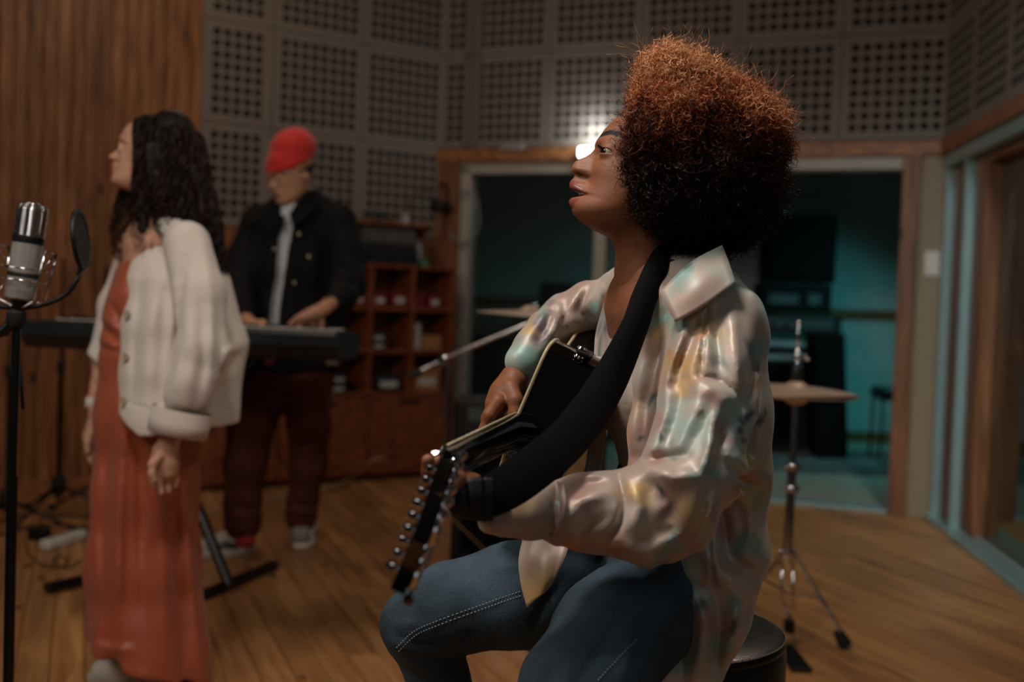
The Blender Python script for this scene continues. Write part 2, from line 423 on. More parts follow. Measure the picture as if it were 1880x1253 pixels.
for k, (_, c) in enumerate(cand):
    if k < 290:
        o = bpy.data.objects.new('floor_plank', pm); COL.objects.link(o); o.parent = fl
        o.location = tuple(c-np.array(fl.location)); o.rotation_euler = (0,0,rotp+(math.pi if random.random()<.5 else 0))
    else:
        rest.box(c-up*.014, (LB-.002, WB-.002, .028), np.stack([fd, -fs, up], 1), .0018)
if rest.n: tag(rest.build('far_floor_planks', floorw, fl), kind='stuff')

# ceiling
tag(MB().box((0.2, 4.2, HW+.05), (9.5, 9.5, .1)).build('ceiling', mat('ceiling_paint', '4a443e', rough=.9)), kind='structure')

# perforated acoustic panels: one shared mesh, each panel its own object
def perf_mesh(W, H, nx, ny, pitch=.065, hole=.041, t=.006):
    xs = [0]; ys = [0]
    mx = (W-(nx-1)*pitch-hole)/2; my = (H-(ny-1)*pitch-hole)/2
    for i in range(nx): xs += [mx+i*pitch, mx+i*pitch+hole]
    for i in range(ny): ys += [my+i*pitch, my+i*pitch+hole]
    g = .0025; xs.append(W); ys.append(H); xs[0] = g; xs[-1] = W-g; ys[0] = g; ys[-1] = H-g
    n1 = len(xs); V = [(x, 0, y) for y in ys for x in xs]+[(x, t, y) for y in ys for x in xs]; o = n1*len(ys); F = []; inner = []
    for j in range(len(ys)-1):
        for i in range(n1-1):
            a, b, c, d = j*n1+i, j*n1+i+1, (j+1)*n1+i+1, (j+1)*n1+i
            if i % 2 and j % 2:
                for (p, q) in ((a,b),(b,c),(c,d),(d,a)): inner.append(len(F)); F.append((q, p, p+o, q+o))
            else: F.append((a, b, c, d))
    e = [0, n1-1, len(ys)*n1-1, (len(ys)-1)*n1]
    for (p, q) in zip(e, e[1:]+e[:1]): F.append((p, q, q+o, p+o)[::-1])
    me = mesh_np('acoustic_panel', np.array(V), F); me.materials.append(panel_m); me.materials.append(dark_m)
    mi = np.zeros(len(me.polygons), np.int32); mi[inner] = 1; me.polygons.foreach_set('material_index', mi); return me  # hole walls coloured dark in place of the shade inside them
PF = perf_mesh(.6, .6, 8, 8); PH = perf_mesh(.45, .6, 5, 8); PQ = perf_mesh(.3, .6, 3, 8)
def put_panel(me, p, d, a, z, n, parent):
    o = bpy.data.objects.new('acoustic_panel', me); COL.objects.link(o); o.parent = parent
    q = p+d*a+n*.045+up*z-np.array(parent.location); o.location = tuple(q); o.rotation_euler = (0,0,math.atan2(d[1], d[0])); return o

# left wall (pine) and the perforated bay between pine wall and corner
wl = MB(); seg(wl, A, dL, -3.2, .02, 0, HW, -.1, 0, nL); wl = tag(wl.build('wall_left', dark_m), kind='structure')
BW = .072
for i in range(44):
    b = MB(); a0 = -i*BW
    seg(b, A, dL, a0-BW+.002, a0-.002, .0, HW-.02, .0, .075, nL, .004)
    b.build('wall_board', pine, wl)
tb = MB(); seg(tb, A, dL, -3.1, 0, 0, .09, .075, .09, nL, .004); tag(tb.build('baseboard_left', pine_h), kind='structure')
wb = MB(); LAB = np.linalg.norm(B-A); seg(wb, A, dL, 0, LAB, 0, HW, -.1, 0, nL); wb = tag(wb.build('wall_left_back', dark_m), kind='structure')
for r in range(-1, 5):
    z = Z0+r*ZP
    if z+ZP > HW+.25: continue
    for k in range(2): put_panel(PF, A, dL, LAB-.6*(k+1), z, nL, wb)
    put_panel(PH, A, dL, LAB-1.65, z, nL, wb)
for i in range(24):
    a1 = LAB-i*.07
    if a1 < .07: break
    b = MB(); seg(b, A, dL, a1-.068, a1-.002, 0, Z0-ZP-.002, .0, .045, nL, .004); b.build('wall_board', pine, wb)
# middle wall with the wide door opening
LBC = np.linalg.norm(C-B)
def along(px):    # distance along B->C where a pixel column meets the wall
    r = G(px, 900)-CAMP; k = (r[0]/r[1]); return (k*B[1]-B[0])/(dM[0]-k*dM[1])
aL = along(848); aR = along(1632); HD = 2.02
wm = MB(); seg(wm, B, dM, -.03, aL-.07, 0, HW, -.12, 0, nM); seg(wm, B, dM, aR+.02, LBC, 0, HW, -.12, 0, nM); seg(wm, B, dM, aL-.07, aR+.02, HD+.02, HW, -.12, 0, nM)
wm = tag(wm.build('wall_back', dark_m), kind='structure')
for r in range(0, 5):
    z = Z0+r*ZP
    if z+ZP > HW+.25: continue
    for k in range(5): put_panel(PF, B, dM, LBC-.6*(k+1), z, nM, wm)
    put_panel(PQ, B, dM, LBC-3.3+.13, z, nM, wm)
def trim(name, n_, mat_, *a, **k):
    b = MB(); seg(b, *a, **k); return tag(b.build(name, mat_), kind='structure')
trim('trim_1', 0, pine_h, B, dM, 0, LBC, HD+.02, Z0-.005, 0, .06, nM, bev=.004)
trim('trim_2', 0, pine_v, B, dM, .0, aL-.075, 0, HD+.02, 0, .05, nM, bev=.004)
pr = trim('trim_3', 0, pine_v, B, dM, aR+.0, aR+.095, 0, HD+.02, -.12, .07, nM, bev=.004)
trim('trim_4', 0, beige, B, dM, aR+.095, aR+.235, 0, HD+.02, 0, .035, nM, bev=.002)
trim('trim_5', 0, pine_v, B, dM, aR+.235, LBC-.01, 0, HD+.02, 0, .055, nM, bev=.004)
# sliding glass door in the opening: grey frame, mullion, one glass leaf on the left
dr = tag(empty('door_1', B+dM*aL), kind='structure')
b = MB(); seg(b, B, dM, aL-.07, aL, 0, HD, -.1, .03, nM, .004); b.build('door_jamb', greyframe, dr)
b = MB(); seg(b, B, dM, aL-.07, aR, HD-.055, HD+.018, -.1, .03, nM, .004); b.build('door_header', greyframe, dr)
b = MB(); seg(b, B, dM, aL, aR, .002, .022, -.12, .03, nM, .003); b.build('door_track', alu, dr)
aM = along(1083)
b = MB(); seg(b, B, dM, aM-.04, aM+.04, .02, HD-.055, -.07, -.01, nM, .004); b.build('door_mullion', greyframe, dr)
b = MB(); seg(b, B, dM, aL, aM-.04, .05, HD-.055, -.045, -.038, nM); b.build('door_glass', glass, dr)
b = MB(); seg(b, B, dM, aL, aM-.04, .0225, .07, -.065, -.015, nM); b.build('door_rail', alu, dr)

# right wall with sliding window
LR = 6.5
wr = MB(); seg(wr, C, dR, -.02, LR, Z0-.0, HW, -.12, 0, nR); wr = tag(wr.build('wall_right', dark_m), kind='structure')
for r in range(0, 5):
    z = Z0+r*ZP
    if z+ZP > HW+.25: continue
    for k in range(9): put_panel(PF, C, dR, .02+.6*k, z, nR, wr)
trim('trim_6', 0, pine_h, C, dR, 0, LR, HD+.02, Z0-.005, -.12, .06, nR, bev=.004)
wn = tag(empty('window_1', C+dR*.2), kind='structure')
def wp(name, m_, *a, **k):
    b = MB(); seg(b, C, dR, *a, nR, **k); return b.build(name, m_, wn)
wp('window_post', pine_v, .0, .06, 0, HD+.02, -.14, .0, bev=.004)
wp('window_rail', alu, .06, .095, .02, HD, -.03, .03, bev=.002)
wp('window_post', pine_v, .095, .42, 0, HD+.02, -.16, -.02, bev=.004)
wp('window_rail', alu, .42, .47, .02, HD, -.03, .02, bev=.002)
wp('window_post', pine_v, .47, .66, 0, HD+.02, -.16, -.03, bev=.004)
wp('window_header', alu, .06, LR, HD-.05, HD+.02, -.03, .035, bev=.003)
wp('window_header', pine_h, .06, LR, HD-.09, HD+.02, -.16, -.035, bev=.003)
for (t0, t1, m_) in ((.055,.02,alu),(.005,-.03,alu),(-.05,-.085,alu),(.02,.005,dark_m),(-.03,-.05,pine_h),(-.085,-.16,pine_h)):
    wp('window_track', m_, .02, LR, .0, .03 if m_ is alu else .018, t1, t0, bev=.002)
wp('window_glass', glass, .66, LR, .03, HD-.05, -.11, -.102)

# side room behind the right window
sr = MB(); q = C+V3(1.9, -2.4, 0)
sw = MB().box(q+V3(.9,0,HW/2), (.1, 6.6, HW)).build('wall_side_room', mat('side_room_panelling', '5a4a38', rough=.6)); tag(sw, kind='structure')
for i in range(40):
    b = MB().box(V3(q[0]+.84, q[1]-3.2+i*.16, 1.6), (.02, .156, 3.2), None, .003); b.build('wall_board', wood('side_panelling','3c2c1c','5e4830',axis=2,knots=False), sw)
tr = MB().box(V3(q[0]+.81, q[1], .96), (.04, 6.5, .12), None, .004); tag(tr.build('trim_7', pine_h), kind='structure')
ow = MB().box(C+V3(1.6,.05,HW/2), (2.6, .1, HW)).build('wall_side_room_end', mat('side_room_end', '2c3a38', rough=.8)); tag(ow, kind='structure')
trim('trim_8', 0, pine_h, C+V3(.35,0,0), V3(1,0,0), 0, 2.0, .92, 1.02, 0, .03, V3(0,-1,0), bev=.004)

# back room
q1, q2 = B-nM*.115, C-nM*.115
Vb = [(q1[0],q1[1],.004),(q2[0],q2[1],.004),(4.9,q2[1],.004),(4.9,10.05,.004),(-1.2,10.05,.004),(-1.2,q1[1],.004)]
Vb += [(a,b_,-.02) for a,b_,_ in Vb]
tag(obj('floor_back_room', Vb, [(0,1,2,3,4,5),(11,10,9,8,7,6)]+[(i+6,(i+1)%6+6,(i+1)%6,i) for i in range(6)], mat('pale_floor','a39d8c',rough=.35,var=.06)), kind='structure')
YB = 10.1
bw = MB().box((1.6, YB+.06, 1.6), (7, .1, 3.2)).build('wall_back_room', tealwall); tag(bw, kind='structure')
trim('trim_9', 0, pine_h, V3(-1.9,YB,0), V3(1,0,0), 0, 7, 1.09, 1.17, -.0, .03, V3(0,-1,0), bev=.004)
trim('baseboard_back', 0, pine_h, V3(-1.9,YB,0), V3(1,0,0), 0, 7, 0, .09, -.0, .02, V3(0,-1,0), bev=.003)
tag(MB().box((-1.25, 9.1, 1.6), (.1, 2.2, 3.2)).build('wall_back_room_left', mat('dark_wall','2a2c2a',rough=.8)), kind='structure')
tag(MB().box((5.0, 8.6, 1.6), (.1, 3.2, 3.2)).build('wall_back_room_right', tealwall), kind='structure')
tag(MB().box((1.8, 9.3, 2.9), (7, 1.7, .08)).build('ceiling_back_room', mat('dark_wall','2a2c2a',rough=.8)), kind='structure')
# ------------------------------------------------------------------ BACKGROUND THINGS
cardb = mat('cardboard', '9a6a3c', rough=.7); redbox = mat('red_box', '6e1f1c', rough=.5); bluebox = mat('dark_case', '1b2027', rough=.5)
paper = mat('label_paper', 'b9b6b0', rough=.6); greenm = mat('green_thing', '2c7a4c', rough=.5); brass = mat('brass', 'b08a50', rough=.25, metal=1.0, var=.15)
# shelf unit parallel to the left back wall
sd = dL; sn = nL
S0 = A+nL*.36; xs0 = -.02
def on_line(px, p=S0, d=dL):
    r = G(px, 900)-CAMP; k = r[0]/r[1]; return (k*p[1]-p[0])/(d[0]-k*d[1])
s_r = on_line(822); colw = .292; ncol = 6; s_l = s_r-ncol*colw
zs = [.535, .80, 1.065, 1.33]
sh = thing('cubby_shelf', S0+sd*(s_l+s_r)/2-sn*.15, 'brown wooden cubby shelf unit with drawer base behind the keyboard player', 'shelf')
def sp(name, m_, a0, a1, z0, z1, t0=-.30, t1=0.0, parent=sh, bev=.003):
    b = MB(); seg(b, S0, sd, a0, a1, z0, z1, t0, t1, sn, bev); return b.build(name, m_, parent)
for k in range(ncol+1): sp('upright', shelfw, s_l+k*colw-.010, s_l+k*colw+.010, .53, 1.345, -.30, -.004)
for z in zs: sp('shelf_board', shelfw, s_l-.01, s_r+.01, z-.010, z+.010)
sp('back_panel', shelfw, s_l, s_r, .0, 1.34, -.315, -.301)
sp('base_cabinet', shelfw, s_l, s_r, .03, .52, -.295, -.02)
for k in range(3):
    a0 = s_l+k*2*colw+.006; dw = sp('drawer', shelfw, a0, a0+2*colw-.012, .05, .515, -.02, -.002)
    sp('drawer_slot', dark_m, a0+colw-.08, a0+colw+.06, .475, .500, -.01, .0005, dw, .0)
# contents: (px, z index, width, height, material, label plate, label text)
def cub(px, zi, w_, h_, m_, name, lab, cat, plate=None, dep=.16, t=-.05, grp=None, strip=None):
    a = on_line(px); z = zs[zi]+.011
    b = MB(); seg(b, S0, sd, a-w_/2, a+w_/2, z, z+h_, t-dep, t, sn, .004); o = b.build(name, m_)
    tag(o, lab, cat, grp)
    if plate:
        pb = MB(); seg(pb, S0, sd, a-w_*.32, a+w_*.32, z+h_*.28, z+h_*.62, t-.001, t+.003, sn, .001); pb.build('paper_label', plate, o)
    return o
cub(654, 2, .10, .10, redbox, 'storage_box', 'dark red box with pale label in the cubby beside the jacket sleeve', 'box', paper)
cub(694, 2, .09, .09, redbox, 'storage_box', 'dark red box at the left side of the middle top cubby', 'box', paper)
cub(731, 2, .10, .10, redbox, 'storage_box', 'dark red box at the right side of the middle top cubby', 'box', paper)
cub(765, 2, .08, .085, redbox, 'storage_box', 'reddish box at the left side of the end top cubby', 'box')
cub(795, 2, .08, .085, redbox, 'storage_box', 'reddish box with label at the right side of the end top cubby', 'box', paper)
cub(694, 1, .10, .05, bluebox, 'flat_case', 'dark flat case at the bottom of the pile in the middle cubby', 'case', paper)
o_ = cub(694, 1, .095, .05, bluebox, 'flat_case', 'dark flat case on top of the pile in the middle cubby', 'case', paper); o_.location.z += .052
cub(765, 1, .04, .17, paper, 'booklet', 'grey upright booklet in the cubby above the cardboard box', 'book')
cub(792, 1, .14, .09, cardb, 'cardboard_box', 'small cardboard box in the end cubby of the second row', 'box')
cub(715, 0, .19, .11, bluebox, 'storage_case', 'wide dark case with long pale label in the bottom middle cubby', 'case', paper)
cub(785, 0, .19, .14, cardb, 'cardboard_box', 'large cardboard box with pale label in the bottom end cubby', 'box', paper)
cub(622, 0, .12, .055, bluebox, 'flat_case', 'dark flat case, lower one, in the bottom cubby under the keyboard end', 'case', paper)
o_ = cub(622, 0, .12, .055, bluebox, 'flat_case', 'dark flat case, upper one, in the bottom cubby under the keyboard end', 'case', paper); o_.location.z += .057
cub(450, 2, .12, .07, bluebox, 'flat_case', 'dark case with pale label in the cubby between the two standing people', 'case', paper)
# equipment standing on top of the unit and the bracket shelf above it
ztop = 1.34
b = MB(); a0 = on_line(655); a1 = on_line(757); seg(b, S0, sd, a0, a1, ztop+.004, ztop+.115, -.28, -.02, sn, .006)
o = b.build('rack_unit', mat('rack_black','191817',rough=.5)); tag(o, 'black rack unit on top of the cubby shelf, lower one of two', 'audio device')
for i in range(6):
    k = MB(); c = S0+sd*(a0+.05+i*.065)+sn*(-.02)+up*(ztop+.06); k.lathe([(.013,0),(.011,.015)], c, sn, 10); k.build('knob', black, o)
b = MB(); seg(b, S0, sd, a0+.01, a1-.01, ztop+.120, ztop+.225, -.28, -.03, sn, .006)
o = b.build('rack_unit', mat('rack_grey','3a3733',rough=.5)); tag(o, 'grey rack unit on top of the cubby shelf, upper one of two', 'audio device')
k = MB()
for i in range(3): seg(k, S0, sd, a0+.03+i*.12, a0+.13+i*.12, ztop+.14, ztop+.205, -.03, -.027, sn, .001)
k.build('front_panel', mat('rack_face','4a4740',rough=.5), o)
a2 = on_line(775)
tag(cub(775, 3, .05, .035, greenm, 'tape_roll', 'small green roll on the shelf top by the door post', 'tape'))
cub(766, 3, .035, .05, redbox, 'small_box', 'tiny red box on the shelf top beside the green roll', 'box', t=-.17, dep=.05)
b = MB(); b.lathe([(.016,0),(.018,.02),(.017,.11),(.008,.14),(.008,.16)], S0+sd*(a2+.0)+sn*(-.14)+up*(ztop+.01), (0,0,1), 14)
tag(b.build('spray_bottle', paper, smooth='auto'), 'pale bottle on the shelf top near the door post', 'bottle')
ws = thing('bracket_shelf', S0+sd*on_line(720)-sn*.2+up*1.6, 'long wooden wall shelf above the rack units', 'shelf')
b = MB(); seg(b, S0, sd, on_line(640), on_line(792), 1.585, 1.61, -.31, -.06, sn, .004); b.build('shelf_board', shelfw, ws)
for px in (648, 785):
    b = MB(); a = on_line(px); seg(b, S0, sd, a-.01, a+.01, 1.50, 1.585, -.31, -.12, sn, .002); b.build('bracket', shelfw, ws)
for px, lab in ((690,'dark cable coil lying on the long wall shelf'),(716,'dark small coil beside the pale reel on the wall shelf')):
    b = MB(); c = S0+sd*on_line(px)-sn*.17+up*1.622
    b.tube(cr([c+V3(.05*math.cos(t)*(1+.1*math.sin(3*t)), .05*math.sin(t), .004*t) for t in np.linspace(0, 12, 26)], 3), .005, 6)
    tag(b.build('cable_coil', rubber, smooth=True), lab, 'cable')
b = MB(); c = S0+sd*on_line(752)-sn*.16+up*1.611; b.lathe([(.03,0),(.03,.008),(.016,.012),(.016,.045),(.03,.05),(.03,.058)], c, (0,0,1), 18)
tag(b.build('tape_reel', paper, smooth='auto'), 'pale reel standing on the long wall shelf', 'reel')

# headphones and coiled cable on the door post
pp = B+dM*along(812)+nM*.07
hp = thing('headphones', pp+up*(1.15+ (545-375)/FPX*7.5), 'black headphones hanging on the wooden door post', 'headphones')
hz = 1.15+(543-338)/FPX*7.5
cc = pp+up*(hz-.09)
b = MB(); b.tube([cc+up*.09*math.cos(t)+nM*.07*math.sin(t)+nM*.07 for t in np.linspace(-1.9,1.9,18)], .008, 8); b.build('headband', black, hp, smooth=True)
for s_ in (-1,1):
    b = MB(); b.lathe([(.02,0),(.042,.004),(.045,.015),(.040,.03),(.02,.035)], cc-up*.05+nM*(.07+s_*.055), nM*s_, 20); b.build('ear_cup', black, hp, smooth='auto')
b = MB(); b.tube([pp-nM*.01+up*(hz+.01), pp+nM*.14+up*(hz+.01)], .006, 8); b.build('wall_hook', blackm, hp)
cbl = MB(); cx = B+dM*along(845)+nM*.09+up*(1.15+(543-395)/FPX*7.5)
pts = [cx+dM*(.11*math.cos(t)*(1 if i_ else 1))+up*(.17*math.sin(t))+nM*(.01*math.sin(5*t)) for i_, t in enumerate(np.linspace(2.2,-2.6,40))]
pts = cr(pts, 6); fr_ = []
for i, p in enumerate(pts): fr_.append(p+nM*.009*math.cos(i*1.1)+up*.006*math.sin(i*1.1))
cbl.tube(fr_, .0055, 6); tag(cbl.build('coiled_cable', mat('cable_grey','8d867c',rough=.5), smooth=True), 'pale coiled cable hanging in a loop over the door frame edge', 'cable')

# LED lamp over the door
lp = B+dM*along(1074)+nM*.10+up*(1.15+(562-293)/FPX*7.3)
lm = thing('wall_lamp', lp, 'small bright white lamp above the sliding door', 'lamp')
MBl = MB(); seg(MBl, lp-up*lp[2], dM, -.10, .10, lp[2]-.036, lp[2]+.036, -.05, 0, nM, .008); MBl.build('lamp_housing', black, lm)
em = mat('lamp_light', 'ffffff', emis=(.86,.97,1.0), estr=20)
b = MB(); seg(b, lp-up*lp[2], dM, -.085, .085, lp[2]-.027, lp[2]+.027, -.0, .006, nM, .002); b.build('lamp_lens', em, lm)
b = MB(); seg(b, lp-up*lp[2], dM, -.015, .015, lp[2]-.01, lp[2]+.01, -.10, -.05, nM, .002); b.build('lamp_bracket', blackm, lm)
pd = bpy.data.lights.new('lamp_glow', 'POINT'); pd.energy = 5; pd.color = (.85,.95,1.0); pd.shadow_soft_size = .04
po = bpy.data.objects.new('lamp_glow', pd); COL.objects.link(po); po.location = tuple(lp+up*.12+nM*.05)
# small plate on the header, light switch
pl = B+dM*along(926)+nM*.062+up*(1.15+(551-272)/FPX*7.4)
b = MB(); seg(b, pl-up*pl[2], dM, -.08, .08, pl[2]-.022, pl[2]+.022, 0, .015, nM, .004); tag(b.build('wall_plate', mat('plate','8f8a82',rough=.5)), 'small pale rectangular plate on the wood above the door', 'plate')
as_ = along(1692); sw_z = 1.15+(574-483)/FPX*6.55
b = MB(); seg(b, B, dM, as_-.04, as_+.04, sw_z-.07, sw_z+.07, .035, .045, nM, .004); o = tag(b.build('light_switch', white_p), 'pale double light switch on the beige board by the door post', 'switch')
for dz in (-.03,.03):
    b = MB(); seg(b, B, dM, as_-.022, as_+.022, sw_z+dz-.024, sw_z+dz+.024, .045, .051, nM, .003); b.build('rocker', white_p, o)

# ------------------------------------------------------------------ back room
def floor_box(name, px0, px1, ytop, ybot, dep, m_, parent=None, lean=0):
    g0 = G(px0, ybot); g1 = G(px1, ybot); Y = (g0[1]+g1[1])/2; z = P((px0+px1)/2, ytop, Y)[2]
    return g0, g1, Y, z
tweed = mat('speaker_cloth', '0b0c0d', rough=.95, bump=.4, bscale=500, spec=.08); grey_d = mat('amp_face', '8f9a9a', rough=.5)
# stack of cabinets with heads
def cab(px0, px1, z0, z1, Y, dep, m_, name, lab, cat, parts, bev=.012, lean=0.0):
    x0 = P(px0, 600, Y)[0]; x1 = P(px1, 600, Y)[0]
    root = thing(name, ((x0+x1)/2, Y+dep/2, z0), lab, cat)
    ca, sa = math.cos(lean), math.sin(lean); R = np.array([[ca,0,-sa],[0,1,0],[sa,0,ca]])
    def bx_(nm, mm, u0, u1, v0, v1, t0, t1, bv=.003):
        W = x1-x0; H = z1-z0
        c = np.array([W*((u0+u1)/2-.5), -dep/2-(t0+t1)/2, H*(v0+v1)/2]); sz = (W*(u1-u0), abs(t1-t0), H*(v1-v0))
        b_ = MB(); b_.box(R@c+V3((x0+x1)/2, Y+dep/2, z0), sz, R, bv); return b_.build(nm, mm, root)
    bx_('cabinet_body', m_, 0, 1, 0, 1, -dep, 0, bev)
    for p_ in parts: bx_(*p_)
    return root
cab(1388, 1500, .02, .93, 9.15, .38, black, 'guitar_amplifier', 'large amplifier cabinet with a pale rim and dark grille in the back room', 'amplifier',
    [('front_frame', grey_d, 0.03, .97, .80, .96, 0, .01), ('grille', tweed, .06, .80, .06, .76, 0, .012), ('pale_edge', white_p, .93, .99, .02, .98, 0, .016), ('control_strip', black, .1,.85,.84,.92,.01,.014)])
cab(1384, 1545, .945, 1.11, 9.15, .34, black, 'amplifier_head', 'black amplifier head lying on the pale rimmed cabinet', 'amplifier',
    [('control_panel', mat('panel_dim','39403f',rough=.4), .08, .92, .3, .8, 0, .008), ('knob', chrome, .2,.24,.45,.62,.008,.03), ('knob', chrome, .35,.39,.45,.62,.008,.03), ('knob', chrome, .5,.54,.45,.62,.008,.03)])
cab(1396, 1525, 1.12, 1.36, 9.15, .34, mat('head_black','090a0a',rough=.7,spec=.15), 'amplifier_head', 'black amplifier head with two lighter windows in the back room stack', 'amplifier',
    [('control_panel', mat('panel_dim2','46504f',rough=.4), .10, .52, .30, .62, 0, .008), ('control_panel', mat('panel_dim2','46504f'), .66, .84, .30, .66, 0, .008)])
cab(1404, 1530, 1.37, 1.92, 9.2, .34, mat('cab_black','070808',rough=.8,spec=.1), 'loudspeaker_cabinet', 'tall black loudspeaker cabinet on top of the back room stack', 'speaker',
    [('grille', tweed, .05, .95, .05, .95, 0, .01)])
cab(1512, 1568, .02, .98, 8.72, .30, mat('cab_black','090a0b'), 'flight_case', 'slim black case leaning against the back room cabinet', 'case',
    [('metal_edge', blackm, .0, .05, .02, .98, 0, .008), ('metal_edge', blackm, .95, 1.0, .02, .98, 0, .008), ('latch', chrome, .45,.55,.48,.52,0,.012)], lean=math.radians(4))
# cabinet seen through the glass leaf on the left
cab(990, 1140, .02, 1.30, 9.3, .4, black, 'equipment_rack', 'dark equipment rack behind the glass of the sliding door', 'rack',
    [('screen', mat('screen_dim','33403e',rough=.3), .18, .42, .66, .84, 0, .01), ('screen', mat('screen_dim','33403e'), .56, .82, .64, .84, 0, .01), ('drawer_front', tweed, .08,.92,.1,.5,0,.01)])
cab(850, 985, .02, .82, 9.4, .4, mat('low_cab','2a1710',rough=.6), 'low_cabinet', 'low dark brown cabinet behind the glass of the sliding door', 'cabinet',
    [('cabinet_door', mat('low_cab2','33201a',rough=.5), .03,.49,.05,.95,0,.01), ('cabinet_door', mat('low_cab2','33201a'), .51,.97,.05,.95,0,.01)])
# padded bench
bl = thing('stool', G(1610, 842), 'black low stool with thin legs beside the door post in the back room', 'stool'); gx = G(1607, 842)
zt = P(1607, 715, gx[1])[2]
b = MB(); b.box(V3(gx[0]+.15, gx[1], zt-.03), (.34,.32,.10), None, .02); b.build('seat', black, bl)
for sx in (0,.3):
    for sy in (-.12,.12):
        b = MB(); b.tube([V3(gx[0]+sx, gx[1]+sy, zt-.08), V3(gx[0]+sx-.01, gx[1]+sy, 0)], .011, 8); b.build('leg', blackm, bl, smooth=True)
# rug
c0 = G(1465, 852)
def rug_mat():
    m_, nt, b = newmat('rug'); N = nt.nodes.new; L = nt.links.new; tc = N('ShaderNodeTexCoord'); v = N('ShaderNodeTexVoronoi'); v.inputs['Scale'].default_value = 9; L(tc.outputs['Object'], v.inputs['Vector'])
    rp = N('ShaderNodeValToRGB'); rp.color_ramp.elements[0].color = srgb('2a2c30'); rp.color_ramp.elements[1].color = srgb('77706a'); rp.color_ramp.elements[0].position=.2; L(v.outputs['Distance'], rp.inputs[0]); L(rp.outputs[0], b.inputs['Base Color']); b.inputs['Roughness'].default_value = .95; return m_
V = []; n_ = 60
for ring in (0, 1, 2):
    for i in range(n_):
        t = 2*math.pi*i/n_; rr = (1.0, .985, 0.0)[ring]; zz = (0.0, .012, .013)[ring]
        ex = 1.05*np.sign(math.cos(t))*abs(math.cos(t))**.5; ey = .55*np.sign(math.sin(t))*abs(math.sin(t))**.5
        V.append((c0[0]+ex*rr, c0[1]+ey*rr, .0045+zz))
F = [(i, (i+1)%n_, n_+(i+1)%n_, n_+i) for i in range(n_)]+[(n_+i, n_+(i+1)%n_, 2*n_+(i+1)%n_, 2*n_+i) for i in range(n_)]
tag(obj('rug', V, F, rug_mat()), 'dark patterned rug on the teal lit floor of the back room', 'rug')
b = MB(); b.tube(cr([G(x,y)+up*.007 for x,y in ((1640,866),(1600,864),(1570,852),(1535,838),(1505,830),(1470,822))],8), .006, 6); tag(b.build('floor_cable', rubber, smooth=True), 'dark cable curving over the back room floor to the rug', 'cable')
# socket and cable in the side room
so = V3(C[0]+1.9+.79-0, 5.9, .78); r_ = P(1840, 733, 5.6)
b = MB(); b.box(V3(C[0]+2.70, 6.05, .70), (.03,.14,.14), None, .006); tag(b.build('wall_socket', white_p), 'pale wall socket in the dark side room behind the window', 'socket')

# ------------------------------------------------------------------ cymbal stand right of the stool
D0 = 3.9
cs = thing('cymbal_stand', G(1447, 1205), 'chrome cymbal stand with pedal frame behind the black stool', 'stand')
base = G(1447, 1205); base[2] = 0
def PC(x, y, dd=0): return P(x, y, D0+dd)
b = MB(); b.tube([PC(1466,590), PC(1464,640)], .004, 8); b.tube([PC(1464,640), PC(1457,760)], .0055, 8); b.build('rod', chrome, cs, smooth=True)
b = MB(); b.lathe([(.014,0),(.021,.012),(.021,.05),(.015,.06)], PC(1463,702), nrm(PC(1464,640)-PC(1463,702)), 16); b.build('clutch', black, cs, smooth='auto')
b = MB(); b.lathe([(.009,0),(.014,.006),(.014,.022),(.008,.03)], PC(1464,662), up, 14); b.tube([PC(1464,655), PC(1478,652), PC(1484,662)], .006, 8); b.build('wing_nut', chrome, cs, smooth='auto')
b = MB(); b.tube([PC(1461,738), PC(1455,850)], .012, 14); b.tube([PC(1455,850), PC(1445,1030)], .0155, 14); b.build('pole', chrome, cs, smooth='auto')
for (x, y) in ((1456,857),(1454,898)):
    b = MB(); b.lathe([(.022,-.010),(.024,-.006),(.024,.006),(.022,.010)], PC(x,y), nrm(PC(1461,738)-PC(1445,1030)), 18)
    b.tube([PC(x-3,y), PC(x-18,y+1)], .005, 8); b.tube([PC(x+3,y), PC(x+14,y)], .005, 8); b.build('clamp_ring', chrome, cs, smooth='auto')
hub = PC(1446,1020)
b = MB(); b.lathe([(.026,-.02),(.03,-.012),(.03,.012),(.02,.02)], hub, up, 18); b.build('leg_collar', chrome, cs, smooth='auto')
feet = [G(1549,1192), G(1358,1118), G(1452,1262)]
low = PC(1449,1135)
for i, f in enumerate(feet[:2]):
    e = f+up*.02; top_ = hub+nrm((f-hub)*V3(1,1,0))*.025
    b = MB(); dv = np.cross(nrm(e-top_), up); dv = nrm(dv)*.009
    for s_ in (-1,1): b.tube([top_+dv*s_, e+dv*s_+up*.02], .006, 8)
    b.bar(top_, e+up*.02, .018, .004); lg = b.build('leg', chrome, cs, smooth='auto')
    b = MB(); ax_ = nrm(top_-e); b.lathe([(.021,-.012),(.024,.0),(.018,.045),(.012,.05)], e-ax_*.002+up*.002, ax_, 14); b.build('rubber_foot', rubber, lg, smooth='auto')
    mid = top_*.52+e*.48; b = MB(); b.bar(mid, low+up*.08, .012, .004); b.build('brace', chrome, cs)
b = MB()
for s_ in (-1,1): b.tube([PC(1446+s_*10,1028), PC(1446+s_*10.5,1100), PC(1450+s_*6,1118)], .0045, 8)
b.build('pedal_linkage', chrome, cs, smooth=True)
b = MB(); b.tube(cr([PC(1441,1120), PC(1446,1128), PC(1453,1140), PC(1458,1185), PC(1460,1230), PC(1452,1244), PC(1446,1225)], 6), .006, 8)
b.build('pedal_frame', chrome, cs, smooth=True)
